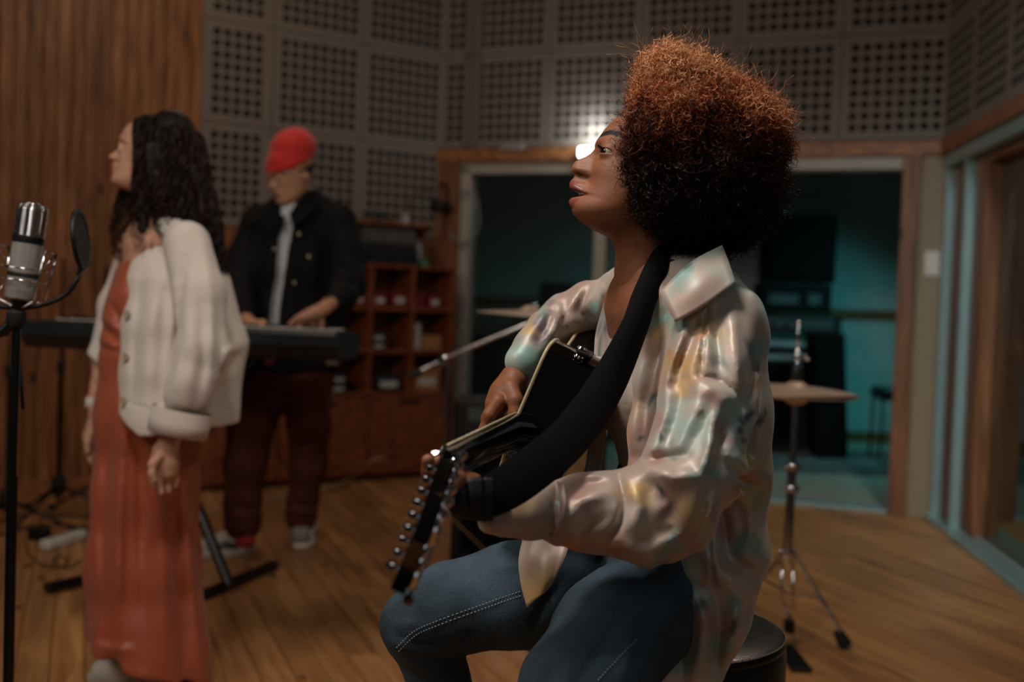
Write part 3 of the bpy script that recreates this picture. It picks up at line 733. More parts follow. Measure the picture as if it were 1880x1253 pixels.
b = MB(); b.box(PC(1449,1150)+up*0, (.035,.03,.05), None, .006); b.box(V3(base[0]+.0, base[1]-.05, .012), (.07,.26,.012), None, .004); b.build('pedal', blackm, cs)
def cymbal(c, rad, ax, name, lab, m_, cat='cymbal'):
    prof = [(.006,.030),(.018,.029),(.032,.020),(.042,.012),(rad*.35,.0085),(rad*.7,.002),(rad,-.006),(rad,-.0072),(rad*.7,.0006),(.042,.0105),(.03,.018),(.006,.028)]
    b = MB(); b.lathe([(r,h) for r,h in prof], c, ax, 64); return tag(b.build(name, m_, smooth='auto'), lab, cat)
def cym_mat():
    m_, nt, b = newmat('cymbal_bronze'); N = nt.nodes.new; L = nt.links.new; tc = N('ShaderNodeTexCoord'); ln = N('ShaderNodeVectorMath'); ln.operation='LENGTH'; L(tc.outputs['Object'], ln.inputs[0])
    w_ = N('ShaderNodeTexNoise'); w_.noise_dimensions='1D'; w_.inputs['Scale'].default_value=400; L(ln.outputs['Value'], w_.inputs['W']); bp = N('ShaderNodeBump'); bp.inputs['Strength'].default_value=.3; bp.inputs['Distance'].default_value=.001; L(w_.outputs['Fac'], bp.inputs['Height']); L(bp.outputs[0], b.inputs['Normal'])
    b.inputs['Base Color'].default_value = srgb('d8bca4'); b.inputs['Metallic'].default_value = .6; b.inputs['Roughness'].default_value = .42; return m_
cymm = cym_mat()
cymbal(PC(1462,716), .205, nrm(V3(.03,-.05,1)), 'cymbal', 'bronze cymbal mounted on the chrome stand by the teal doorway', cymm)
cymbal(PC(1462,722)-up*.012, .204, nrm(V3(.03,-.05,-1)), 'cymbal', 'lower bronze cymbal facing up under the other on the chrome stand', cymm)
# boom stand and second cymbal behind the guitar
D1 = 4.6
bs = thing('boom_stand', G(826, 1000)*V3(1,1,0), 'chrome boom stand with a slanted arm left of the guitar player', 'stand')
bs.location = tuple(P(822,700,D1)*V3(1,1,0))
b = MB(); b.tube([P(752,692,D1), P(812,661,D1), P(985,588,D1)], [.011,.008,.007], 10); b.build('boom_arm', chrome, bs, smooth='auto')
b = MB(); b.tube([P(752,692,D1)-V3(.0,0,.0), P(775,681,D1)], .015, 12); b.build('counterweight', blackm, bs, smooth='auto')
b = MB(); b.lathe([(.014,-.02),(.02,-.015),(.02,.015),(.014,.02)], P(812,661,D1), (0,1,0), 16); b.tube([P(806,670,D1), P(806,676,D1-.02)], .006, 8); b.build('tilter', chrome, bs, smooth='auto')
q = P(824,664,D1); q0 = V3(q[0]-.01, q[1], 0)
b = MB(); b.tube([q, q0+up*.5], .009, 12); b.tube([q0+up*.5, q0+up*.14], .013, 12); b.build('pole', chrome, bs, smooth='auto')
b = MB(); b.lathe([(.018,-.02),(.022,-.012),(.022,.012),(.018,.02)], q0+up*.52, up, 14); b.tube([q0+up*.52, q0+up*.52-V3(.04,0,0)], .005, 8); b.build('clamp_ring', chrome, bs, smooth='auto')
for t in (0.3, 2.4, 4.5):
    b = MB(); b.bar(q0+up*.30, q0+V3(.30*math.cos(t), .30*math.sin(t), .015), .02, .005); lg = b.build('leg', chrome, bs)
    b = MB(); b.box(q0+V3(.30*math.cos(t), .30*math.sin(t), .012), (.035,.035,.024), None, .006); b.build('rubber_foot', rubber, lg)
D2 = 3.95
cymbal(P(975,577,D2), .19, nrm(V3(.05,-.0,1)), 'cymbal', 'thin cymbal seen edge on behind the far sleeve', cymm)
c2 = thing('cymbal_stand', P(978,577,D2)*V3(1,1,0), 'dark cymbal stand mostly hidden behind the guitar', 'stand')
q = P(978,560,D2); b = MB(); b.tube([q, V3(q[0],q[1],.3)], .009, 10); b.build('pole', blackm, c2, smooth=True)
b = MB(); b.lathe([(.004,.03),(.016,.025),(.018,.01),(.010,0)], P(979,572,D2), up, 14); b.build('wing_nut', chrome, c2, smooth='auto')
for t in (0.6, 2.7, 4.8):
    b = MB(); b.bar(V3(q[0],q[1],.34), V3(q[0]+.28*math.cos(t), q[1]+.28*math.sin(t), .012), .018, .012); b.build('leg', blackm, c2)
# black amplifier on the floor between the people
g = G(850, 1040); 
def boxthing(name, c, sz, lab, cat, m_, extra=()):
    r_ = thing(name, (c[0], c[1], c[2]-sz[2]/2), lab, cat); b = MB(); b.box(c, sz, None, .012); b.build('cabinet_body', m_, r_)
    for nm, mm, cc_, ss_ in extra: b = MB(); b.box(np.asarray(c)+cc_, ss_, None, .003); b.build(nm, mm, r_)
    return r_
boxthing('guitar_amplifier', V3(g[0]+.27, g[1]+.2, .36), (.66,.34,.70), 'black amplifier cabinet on the floor behind the guitar headstock', 'amplifier', mat('amp_tolex','0c0b0b',rough=.6,bump=.5,bscale=300),
    [('grille', tweed, V3(0,-.172,-.05), (.58,.012,.52)), ('control_panel', mat('panel_dim2','46504f'), V3(0,-.172,.29), (.54,.012,.06)), ('handle', rubber, V3(0,0,.358), (.2,.03,.02))])

# ------------------------------------------------------------------ keyboard on its stand
DK = 4.25
kb = thing('keyboard', P(360,650,DK)*V3(1,1,0)+up*.9, 'long black stage keyboard on a cross stand in front of the jacketed man', 'keyboard')
kl = P(72,598,DK+.15); kr = P(642,612,DK-.05); kd = nrm((kr-kl)*V3(1,1,0)); kn = V3(kd[1], -kd[0], 0); zk = kr[2]
KL = np.linalg.norm((kr-kl)*V3(1,1,0)); kc = (kl+kr)/2; kc[2] = 0; Rk = np.stack([kd, -kn, up], 1)
zt = P(640,608,DK)[2]
pr = [(-.13,0),(-.145,-.012),(-.145,-.052),(-.09,-.105),(.10,-.105),(.135,-.075),(.135,-.02),(.06,0)]
V = []; F = []; ksec = [-KL/2, -KL/2+.012, KL/2-.012, KL/2]; n_ = len(pr)
for i, a in enumerate(ksec):
    sc_ = .94 if i in (0,3) else 1
    for (t, z) in pr: V.append(kc+kd*a-kn*(t*sc_)+up*(zt-.05+(z+.05)*sc_))
for i in range(3):
    for j in range(n_): F.append((i*n_+j, i*n_+(j+1)%n_, (i+1)*n_+(j+1)%n_, (i+1)*n_+j))
F.append(tuple(range(n_))[::-1]); F.append(tuple(3*n_+j for j in range(n_)))
o = obj('keyboard_case', V, F, mat('keyboard_black','1e2223',rough=.42), kb); 
b = MB(); b.box(kc-kn*(.07)+up*(zt+.001), (KL-.12,.11,.006), Rk, .002); b.build('key_bed', white_p, kb)
bk = MB()
for i in range(50):
    if i % 7 in (2,6): continue
    bk.box(kc-kn*.055+kd*(-KL/2+.08+i*(KL-.16)/50)+up*(zt+.009), (.012,.07,.010), Rk)
o = bk.build('black_keys', black, kb); tag(o, kind='stuff')
b = MB(); b.box(kr*V3(1,1,0)-kd*.06+kn*.0+up*(zt-.115), (.05,.04,.02), Rk, .005); b.build('foot', chrome, kb)
ks = thing('keyboard_stand', V3(kc[0],kc[1],0), 'black folding cross stand carrying the long keyboard', 'stand')
f1a = G(352,1112); f1b = G(500,1048); fm = (f1a+f1b)/2
b = MB(); b.bar(f1a+up*.02, f1b+up*.02, .035, .035, bev=.006); b.build('foot_bar', blackm, ks)
for q in (f1a, f1b):
    b = MB(); dd = nrm(f1b-f1a); b.bar(q+up*.02-dd*.025, q+up*.02+dd*.025, .042, .04, bev=.008); b.build('rubber_foot', rubber, ks)
t1 = P(330,850,4.5); j = P(422,1080,4.32); j[2] = .03
dv = nrm(t1-j); top_ = j+dv*((zt-.12-j[2])/dv[2])
b = MB(); b.bar(j, top_, .035, .035, bev=.006); b.build('leg', blackm, ks)
j2 = V3(top_[0]-.02, j[1]+.05, .03); top2 = V3(j[0], top_[1]+.05, zt-.12)
b = MB(); b.bar(j2, top2, .035, .035, bev=.006); b.build('leg', blackm, ks)
b = MB(); b.bar(j2+V3(-.12,-.16,0)*1, j2+V3(.12,.2,0), .035, .035, bev=.006); b.build('foot_bar', blackm, ks)
for q in (top_, top2):
    b = MB(); b.bar(q-kn*.18, q+kn*.18, .03, .03, bev=.005); b.build('support_arm', blackm, ks)

# ------------------------------------------------------------------ microphone group
DM = 2.35
mic_root = thing('studio_microphone', P(38,560,DM), 'large silver studio microphone tilted in a wire shock mount', 'microphone')
silver = mat('brushed_silver', 'b3aea6', rough=.36, metal=.6, var=.05, bump=.1, bscale=300)
m0 = P(36,551,DM); m1 = P(62,372,DM); ma = nrm(m1-m0); ML = np.linalg.norm(m1-m0); mr = R_(27, DM)
b = MB(); b.lathe([(mr*.75,0),(mr*.98,.004),(mr,.012),(mr,ML*.58)], m0, ma, 40); b.build('microphone_body', silver, mic_root, smooth='auto')
b = MB(); b.lathe([(mr*1.02,ML*.58),(mr*1.03,ML*.59),(mr*1.03,ML*.645),(mr*1.0,ML*.65)], m0, ma, 40); b.build('dark_band', black, mic_root, smooth='auto')
b = MB(); b.lathe([(mr*.9,ML*.65),(mr*.9,ML*.93),(mr*.7,ML*.97),(mr*.3,ML*.985)], m0, ma, 32); b.build('capsule_core', mat('grille_core','6b675f',rough=.4,metal=.8), mic_root, smooth='auto')
gr_ = MB()
for i in range(13): gr_.tube(circ(m0+ma*ML*(.66+i*.0215), mr*1.0, ma, 33), .0015, 5, cap=False)
for i in range(7):
    t = i*2*math.pi/7; ref = nrm(np.cross(ma, up)); v_ = np.cross(ma, ref); dr_ = ref*math.cos(t)+v_*math.sin(t)
    gr_.tube([m0+ma*ML*.65+dr_*mr, m0+ma*ML*.93+dr_*mr, m0+ma*ML*.965+dr_*mr*.85, m0+ma*ML*.99+dr_*mr*.4], .0009, 5)
for k_, f_ in ((.93,1.0),(.955,.9),(.975,.7),(.985,.5)): gr_.tube(circ(m0+ma*ML*k_, mr*f_, ma, 33), .0012, 5, cap=False)
tag(gr_.build('wire_grille', chrome, mic_root, smooth=True))
b = MB(); b.lathe([(mr*1.02,ML*.235),(mr*1.05,ML*.245),(mr*1.05,ML*.27),(mr*1.02,ML*.28)], m0, ma, 40); b.build('clamp_band', mat('band_dark','3a352f',metal=.6), mic_root, smooth='auto')
sm = MB(); u_ = nrm(np.cross(ma, V3(0,1,0))); w_ = nrm(np.cross(ma, u_))
cm_ = m0+ma*ML*.26
for sx, sy in ((1,1),(1,-1),(-1,1),(-1,-1)):
    o1 = cm_+ma*.052+(u_*sx*.05+w_*sy*.03); o2 = cm_-ma*.052+(u_*sx*.04+w_*sy*.028); i1 = cm_+(u_*sx*mr+w_*sy*.004)+ma*.012; i2 = cm_+(u_*sx*mr)-ma*.012
    sm.tube([o1, o2], .0022, 8); sm.tube([o1, i1], .0012, 6); sm.tube([o2, i2], .0012, 6); 
for sx in (1,-1):
    for s2 in (1,-1): sm.tube([cm_+s2*ma*.052+(u_*sx*.05+w_*.03), cm_+s2*ma*.052+(u_*sx*.05-w_*.03)], .002, 8)
for s3 in (.012,-.012): sm.tube(circ(cm_+ma*s3, mr*1.5, ma, 33), .0018, 6, cap=False)
for s4 in (1,-1): sm.tube([cm_-ma*.052+(u_*.04+w_*.028*s4), m0-ma*.02, cm_-ma*.052+(-u_*.04+w_*.028*s4)], .0022, 6)
sm.build('shock_mount', chrome, mic_root, smooth=True)
b = MB(); b.lathe([(.010,-.05),(.014,-.045),(.014,-.01),(.018,0)], m0, ma, 18); b.build('swivel', black, mic_root, smooth='auto')
pf = thing('pop_filter', P(148,440,DM+.02), 'black round pop filter on a gooseneck beside the studio microphone', 'pop filter')
pc = P(148,441,DM+.02); pn = nrm(V3(.98,.12,.12)); pr_ = R_(54,DM)
b = MB(); b.lathe([(pr_*.96,-.0025),(pr_*.96,.0025)], pc, pn, 40); b.build('mesh_disc', mat('mesh_black','0a0a0a',rough=.9), pf)
b = MB(); b.tube(circ(pc, pr_, pn, 48), .005, 8, cap=False); b.build('hoop', black, pf, smooth=True)
b = MB(); b.tube(cr([pc-up*pr_, P(142,512,DM), P(122,540,DM), P(85,558,DM), P(40,565,DM), P(-15,560,DM), P(-60,540,DM)], 8), .0055, 8); b.build('gooseneck', black, pf, smooth=True)
ms = thing('microphone_stand', P(32,700,DM)*V3(1,1,0), 'black microphone stand under the silver studio microphone', 'stand')
q = P(32,570,DM); q0 = V3(q[0]-.004, q[1], 0)
b = MB(); b.tube([q, q0+up*.75], .008, 12); b.tube([q0+up*.75, q0+up*.05], .011, 12); b.build('pole', blackm, ms, smooth='auto')
b = MB(); b.tube([P(32,580,DM), P(8,608,DM), P(-60,625,DM)], .012, 10); b.build('boom_arm', blackm, ms, smooth='auto')
b = MB(); b.lathe([(.012,-.02),(.02,-.01),(.02,.012),(.012,.02)], P(30,585,DM), up, 14); b.build('clutch', rubber, ms, smooth='auto')
b = MB(); b.tube([P(31,590,DM+.03), P(42,752,DM+.03)], .004, 8); b.build('hanging_cable', rubber, ms, smooth=True)
for t in (0.4, 2.5, 4.6):
    b = MB(); e = q0+V3(.3*math.cos(t), .3*math.sin(t), .012); b.tube([q0+up*.10, e], .008, 8); lg = b.build('leg', blackm, ms, smooth=True)
    b = MB(); b.box(e, (.03,.03,.022), None, .006); b.build('rubber_foot', rubber, lg)
# stands near the pine wall
def tripod(px, ytop, ybase, lab, rot, boom=None, r=.28, name='microphone_stand'):
    g_ = G(px, ybase); tp = P(px+5, ytop, g_[1]); rt = thing(name, g_, lab, 'stand', None)
    b = MB(); b.tube([V3(g_[0],g_[1],tp[2]), V3(g_[0],g_[1],.75)], .007, 10); b.tube([V3(g_[0],g_[1],.75), V3(g_[0],g_[1],.1)], .012, 10); b.build('pole', blackm, rt, smooth='auto')
    b = MB(); b.lathe([(.014,-.03),(.022,-.02),(.022,.02),(.014,.03)], V3(g_[0],g_[1],.75), up, 12); b.build('clutch', rubber, rt, smooth='auto')
    b = MB(); b.lathe([(.02,-.05),(.035,-.03),(.035,.03),(.02,.05)], V3(g_[0],g_[1],.17), up, 12); b.build('leg_hub', rubber, rt, smooth='auto')
    for k in range(3):
        t = rot+k*2.094; e = g_+V3(r*math.cos(t), r*math.sin(t), .015); b = MB(); b.tube([V3(g_[0],g_[1],.17), e], .009, 8); lg = b.build('leg', blackm, rt, smooth=True)
        b = MB(); b.box(e, (.04,.04,.028), None, .008); b.build('rubber_foot', rubber, lg)
    if boom is not None:
        b = MB(); b.tube(boom(V3(g_[0],g_[1],tp[2])), .007, 8); b.build('boom_arm', blackm, rt, smooth=True)
    return rt
tripod(106, 475, 955, 'tall black stand near the pine wall behind the far end of the keyboard', .3, r=.34)
tripod(184, 490, 945, 'black stand by the pine wall partly behind the orange dress', .8)
tripod(12, 600, 985, 'black tripod stand at the edge of the view by the pine wall', .1, r=.34)
# power strip, adapter and cables on the floor
p0 = G(80,1012); p1 = G(152,990); b = MB(); b.bar(p0+up*.022, p1+up*.022, .055, .042, bev=.008); ps = tag(b.build('power_strip', white_p), 'white power strip lying on the floor left of the orange dress', 'power strip')
dd = nrm(p1-p0); sd_ = np.cross(up, dd); Rp = np.stack([dd, sd_, up], 1)
for i in range(4):
    b = MB(); b.lathe([(.017,0),(.019,.001),(.019,.003),(.014,.003)], p0+(p1-p0)*(.2+.2*i)+up*.0425, up, 16); b.build('socket', mat('socket_grey','a8a49a'), ps)
b = MB(); b.box(G(72,992)+up*.03, (.07,.09,.055), np.stack([dd, sd_, up], 1), .01); tag(b.build('power_adapter', black), 'black power adapter beside the end of the white power strip', 'adapter')
b = MB(); b.tube(cr([p1+up*.02, G(176,984)+up*.006, G(215,975)+up*.006, G(300,962)+up*.006, G(420,935)+up*.006, G(520,912)+up*.006, G(600,898)+up*.007, G(650,885)+up*.03, P(672,852,6.6), P(700,842,6.6), P(716,852,6.7)], 8), .006, 8)
tag(b.build('mains_cable', mat('cable_white','a9927a',rough=.5), smooth=True), 'pale mains cable running from the power strip past the sneakers to the shelf', 'cable')
b = MB(); b.tube(cr([G(48,1000), G(55,1022), G(75,1038), G(100,1044), G(125,1036), G(118,1024), G(104,1026), G(100,1040), G(130,1044), G(150,1030), G(175,1032), G(200,1036)], 8)+V3(0,0,.004), .0035, 6)
tag(b.build('thin_cable', rubber, smooth=True), 'thin dark cable looped on the floor before the power strip', 'cable')
b = MB(); b.tube(cr([G(0,960),G(60,945),G(130,950),G(200,948),G(260,955)],8)+V3(0,0,.006), .006, 6); b.build; tag(b.build('floor_cable', rubber, smooth=True), 'dark cable along the foot of the pine wall between the stands', 'cable')
b = MB(); b.tube(cr([G(0,985),G(50,972),G(110,966),G(170,975),G(240,985)],8)+V3(0,0,.006), .006, 6); tag(b.build('floor_cable', rubber, smooth=True), 'dark cable lying behind the white power strip', 'cable')
b = MB(); b.tube(cr([P(480,690,4.6), P(495,770,4.7), P(520,850,4.9), G(560,895)+up*.01, G(600,905)+up*.006, G(640,893)+up*.006],8), .004, 6); tag(b.build('keyboard_cable', rubber, smooth=True), 'dark cable hanging from the keyboard between the man\'s legs', 'cable')
# black leather stool
DS = 1.95
sc_ = P(1225,1143,DS); zr = sc_[2]; st = thing('round_stool', (sc_[0], sc_[1], 0), 'black leather round stool with pale stitching under the guitar player', 'stool')
leather = mat('black_leather', '0f0f10', rough=.36, bump=.25, bscale=350, coat=.1)
SR = .2
b = MB(); b.lathe([(0.001,zr-.004),(SR*.6,zr-.001),(SR*.93,zr-.004),(SR*.985,zr-.010),(SR*.995,zr-.016),(SR*.99,zr-.022)], V3(sc_[0],sc_[1],0), up, 72); b.build('seat_top', leather, st, smooth='auto')
b = MB(); b.lathe([(SR*.985,zr-.02),(SR*1.0,zr-.035),(SR*.99,.12),(SR*.94,.035),(SR*.90,.03)], V3(sc_[0],sc_[1],0), up, 72); b.build('side_wall', leather, st, smooth='auto')
b = MB(); b.lathe([(SR*.88,0),(SR*.9,.005),(SR*.9,.03),(SR*.85,.032)], V3(sc_[0],sc_[1],0), up, 48); b.build('base_ring', rubber, st, smooth='auto')
b = MB(); n_ = 150
for i in range(n_):
    t = 2*math.pi*i/n_; t2 = t+2*math.pi/n_*.65; c_ = lambda t: V3(sc_[0]+SR*.985*math.cos(t), sc_[1]+SR*.985*math.sin(t), zr-.0085)
    b.tube([c_(t), (c_(t)+c_(t2))/2+up*.0012, c_(t2)], .0011, 5)
tag(b.build('stitching', mat('thread','b9b2a6',rough=.6), st), kind='stuff')
# ------------------------------------------------------------------ PEOPLE: tools
def skin(name, col, lip, brow='1a100b', rough=.52):
    m_, nt, b = newmat(name); N = nt.nodes.new; L = nt.links.new
    tc = N('ShaderNodeTexCoord'); no = N('ShaderNodeTexNoise'); no.inputs['Scale'].default_value = 25; no.inputs['Detail'].default_value = 4; L(tc.outputs['Object'], no.inputs['Vector'])
    c = srgb(col); rp = N('ShaderNodeValToRGB'); rp.color_ramp.elements[0].color = tuple(x*.88 for x in c[:3])+(1,); rp.color_ramp.elements[1].color = tuple(min(1,x*1.1) for x in c[:3])+(1,)
    rp.color_ramp.elements[0].position=.35; rp.color_ramp.elements[1].position=.65; L(no.outputs['Fac'], rp.inputs[0]); out = rp.outputs[0]
    for an, cc in (('lip', lip), ('brow', brow), ('mouth', '200606')):
        at = N('ShaderNodeAttribute'); at.attribute_name = an; mx = N('ShaderNodeMix'); mx.data_type = 'RGBA'; mx.inputs['B'].default_value = srgb(cc)
        L(at.outputs['Fac'], mx.inputs['Factor']); L(out, mx.inputs['A']); out = mx.outputs['Result']
        if an == 'lip':
            mr = N('ShaderNodeMapRange'); mr.inputs['To Min'].default_value = rough; mr.inputs['To Max'].default_value = .22; L(at.outputs['Fac'], mr.inputs[0]); L(mr.outputs[0], b.inputs['Roughness'])
    L(out, b.inputs['Base Color'])
    n2 = N('ShaderNodeTexNoise'); n2.inputs['Scale'].default_value = 900; L(tc.outputs['Object'], n2.inputs['Vector']); bp = N('ShaderNodeBump'); bp.inputs['Strength'].default_value = .08; bp.inputs['Distance'].default_value = .001; L(n2.outputs['Fac'], bp.inputs['Height']); L(bp.outputs[0], b.inputs['Normal'])
    b.inputs['Specular IOR Level'].default_value = .38; b.inputs['Subsurface Weight'].default_value = .12; b.inputs['Subsurface Radius'].default_value = (.01,.004,.002); b.inputs['Subsurface Scale'].default_value = 1.0
    return m_
GEN_PROF = [(125,30),(112,58),(95,76),(80,86),(65,91),(50,95),(38,98),(30,99),(24,96.5),(18,93),(10,97),(2,103.5),(-6,110),(-12,116),(-16,117.5),(-20,115),(-24,108),(-27,101),(-30,101),(-35,104.5),(-40,106.5),(-43,103),(-45,99),(-47,102),(-51,104.5),(-56,101),(-62,94.5),(-68,94.5),(-76,97.5),(-84,98),(-91,94),(-97,84),(-101,70),(-106,40),(-115,10)]
def smooth_interp(pts, z):
    p = sorted(pts); zz = np.array([a for a, _ in p]); xx = np.array([b for _, b in p])
    g = np.linspace(zz[0], zz[-1], 600); v = np.interp(g, zz, xx); k = np.hanning(9); k /= k.sum(); v2 = np.convolve(np.pad(v, 4, 'edge'), k, 'valid')
    return np.interp(z, g, v2)
class Head:
    """local axes in millimetres: x forward, y to the person's left, z up; origin between the ears"""
    def __init__(s, O, fwd, upv, scale=1.0, prof=GEN_PROF, base=None, mouth=None, h=2.0, ez=11, ex=78, lipz=None, zmap=None, er=12.3, ey=31, op=.22):
        s.O = np.asarray(O, float); f = nrm(fwd); l = nrm(np.cross(upv, f)); u = np.cross(f, l); s.M = np.stack([f, l, u], 1); s.k = scale*.001
        F = Field((-112,-92,-175), (132,92,135), h); s.F = F; z = F.ax[2]; y = F.ax[1]; s.ez, s.ex, s.er, s.ey = ez, ex, er, ey
        pf = smooth_interp(prof, z)
        g = lambda q: float(smooth_interp(prof, np.array([q]))[0])
        if base is None: base = [(125,30),(112,58),(95,76),(80,86),(65,91),(50,95),(38,96),(28,94),(18,91),(5,88),(-10,86),(-25,86),(-40,88),(-55,87),(-68,g(-68)-3),(-78,g(-78)-3),(-88,g(-88)-2),(-97,g(-97)-2),(-106,40),(-115,10)]
        bs = smooth_interp(base, z)
        zg = z if zmap is None else np.interp(z, [a for a,_ in zmap], [b for _,b in zmap])
        wz = np.interp(-zg, [-125,-60,-38,-28,-18,-8,0,10,16,22,26,31,36,44,52,60,70,90,125], [60,50,40,26,12,9.5,10,12,14,13,10,12,19,24,22,22,20,20,20])
        Y = np.abs(y)[:,None]; Z = zg[None,:]
        xf = bs[None]+(pf-bs)[None]*np.exp(-(Y/wz[None])**2.3)-92*(np.maximum(Y-10,0)/72)**2.25
        ga = lambda a, y0, z0, sy, sz: a*np.exp(-((Y-y0)/sy)**2-((Z-z0)/sz)**2)
        xf = xf+ga(4.5,44,-12,17,16)-ga(6.5,30,10,14,10)+ga(2.5,26,27,20,6)+ga(9,13.5,-18,5.5,6.5)-ga(1.5,28,-38,8,16)
        s.y, s.z, s.xf = y, z, xf
        gy, gz = np.gradient(xf, h, h); sl = np.sqrt(1+gy**2+gz**2)
        d = (F.ax[0][:,None,None]-xf[None])/np.clip(sl,1,5)[None]
        F.F[:] = 50
        F.ell((2,0,34), (100,75,88), k=.1); F.ell((38,0,-30), (88,64,80), k=30)
        F.F = np.maximum(F.F, -60)
        A = F.F; h_ = np.maximum(10-np.abs(A-d),0)/10; F.F = (np.maximum(A, d)+h_*h_*10*.25).astype(np.float32)
        # under the jaw
        cz = g(-96)
        F.halfspace((88,0,-101), (.12,0,-1), k=14)
        # lids and eye opening
        for sy in (1,-1):
            e = (ex, ey*sy, ez)
            F.ell(e, er+1.5, k=5)
            F.ell((ex+6, (ey+3.5)*sy, ez-.5), (er,er+2,er*op), k=1.5, op='s')
            znn = -27 if zmap is None else float(np.interp(-26, [b for _,b in zmap], [a for a,_ in zmap]))
            F.ell((g(znn+7)-14, 7.5*sy, znn+1), (8,3.2,3.0), k=2, op='s')
            # ear
            F.ell((-6, 75*sy, 2), (16,6,30), np.array([[math.cos(.2),0,math.sin(.2)],[0,1,0],[-math.sin(.2),0,math.cos(.2)]]), k=4)
            F.ell((-2, 81*sy, 3), (9,4,19), k=3, op='s')
        if mouth is not None: F.ell(mouth[0], mouth[1], k=2, op='s')
    def surf(s, y, z): 
        iy = int(np.clip(round((y-s.y[0])/(s.y[1]-s.y[0])), 0, len(s.y)-1)); iz = int(np.clip(round((z-s.z[0])/(s.z[1]-s.z[0])), 0, len(s.z)-1)); return s.xf[iy, iz]
    def w(s, p): return s.O+(np.asarray(p, float)*s.k)@s.M.T
    def l(s, p): return ((np.asarray(p, float)-s.O)@s.M)/s.k
    def neck(s, pts, rs, k=18):
        L_ = [s.l(p) for p in pts]; s.F.chain(L_, [r/s.k for r in rs], k=k)
    def build(s, lip=((-33,-44),(-46,-56)), lipw=25, mouthz=None, brow=None):
        V, Q = s.F.mesh(); x, y, z = V.T; ay = np.abs(y)
        tap = np.clip(1-(ay/lipw)**2, 0, 1); (a, b), (c, d) = lip
        up_ = (z < b+(a-b)*tap**.6) & (z > b-1.5); lo_ = (z > c-(c-d)*tap**.6) & (z < c+1.5); zone = (ay < lipw) & (x > 62)
        lp_ = ((up_ | lo_) & zone).astype(float)
        mo = (((z < b+2) & (z > c-2) & (ay < lipw-3)) & (x < s_surf(s, y, z)-7) & (x > 40)).astype(float) if mouthz else np.zeros(len(V))
        br = np.zeros(len(V))
        if brow:
            for i in range(len(brow)-1):
                (y0,z0,w0),(y1,z1,w1) = brow[i], brow[i+1]; t = np.clip(((ay-y0)*(y1-y0)+(z-z0)*(z1-z0))/((y1-y0)**2+(z1-z0)**2), 0, 1)
                dd = np.hypot(ay-y0-t*(y1-y0), z-z0-t*(z1-z0)); br = np.maximum(br, ((dd < w0+t*(w1-w0)) & (x > 30)).astype(float))
        return s.w(V), Q, dict(lip=lp_*(1-mo), mouth=mo, brow=br)
def s_surf(s, y, z):
    iy = np.clip(np.round((y-s.y[0])/(s.y[1]-s.y[0])).astype(int), 0, len(s.y)-1); iz = np.clip(np.round((z-s.z[0])/(s.z[1]-s.z[0])).astype(int), 0, len(s.z)-1); return s.xf[iy, iz]
def join(parts):
    """[(V,Q,attrs)] -> one"""
    Vs, Qs, n = [], [], 0; at = {'lip': [], 'mouth': [], 'brow': []}
    for p in parts:
        V, Q = p[0], p[1]; a = p[2] if len(p) > 2 else {}
        Vs.append(V); Qs.append(Q+n); n += len(V)
        for k in at: at[k].append(a.get(k, np.zeros(len(V))))
    return np.concatenate(Vs), np.concatenate(Qs), {k: np.concatenate(v) for k, v in at.items()}
eye_white = mat('eye_white', 'aaa298', rough=.15); iris_m = mat('iris', '1c0f08', rough=.1)
def eyes(head, parent, gaze=(1,0,0)):
    for sy in (1,-1):
        c = head.w((head.ex, head.ey*sy, head.ez)); r = head.er*head.k; b = MB(); gz = head.M@nrm(gaze)
        prof = [(r*math.sin(t), r*math.cos(t)) for t in np.linspace(0, math.pi, 16)]
        b.lathe(prof, c, gz, 24); o = b.build('eye', eye_white, parent, smooth=True)
        b = MB(); b.lathe([(0,r*1.03),(.35*r,r*.985),(.56*r,r*.86),(.62*r,r*.79),(.6*r,r*.74)], c, gz, 20); b.build('iris', iris_m, o, smooth=True)
def pxl(pts, d0=None):
    """rows (x, y, d, r_px) -> points, radii in metres"""
    p = [P(a[0], a[1], a[2]) for a in pts]; r = [a[3]*a[2]/FPX for a in pts]; return p, r
def proj(X, Y, Z):
    r = [X-CAMP[0], Y-CAMP[1], Z-CAMP[2]]; dz = r[0]*Fv[0]+r[1]*Fv[1]+r[2]*Fv[2]
    return 940+FPX*(r[0]*Rv[0]+r[1]*Rv[1]+r[2]*Rv[2])/dz, 626.5-FPX*(r[0]*Uv[0]+r[1]*Uv[1]+r[2]*Uv[2])/dz, dz
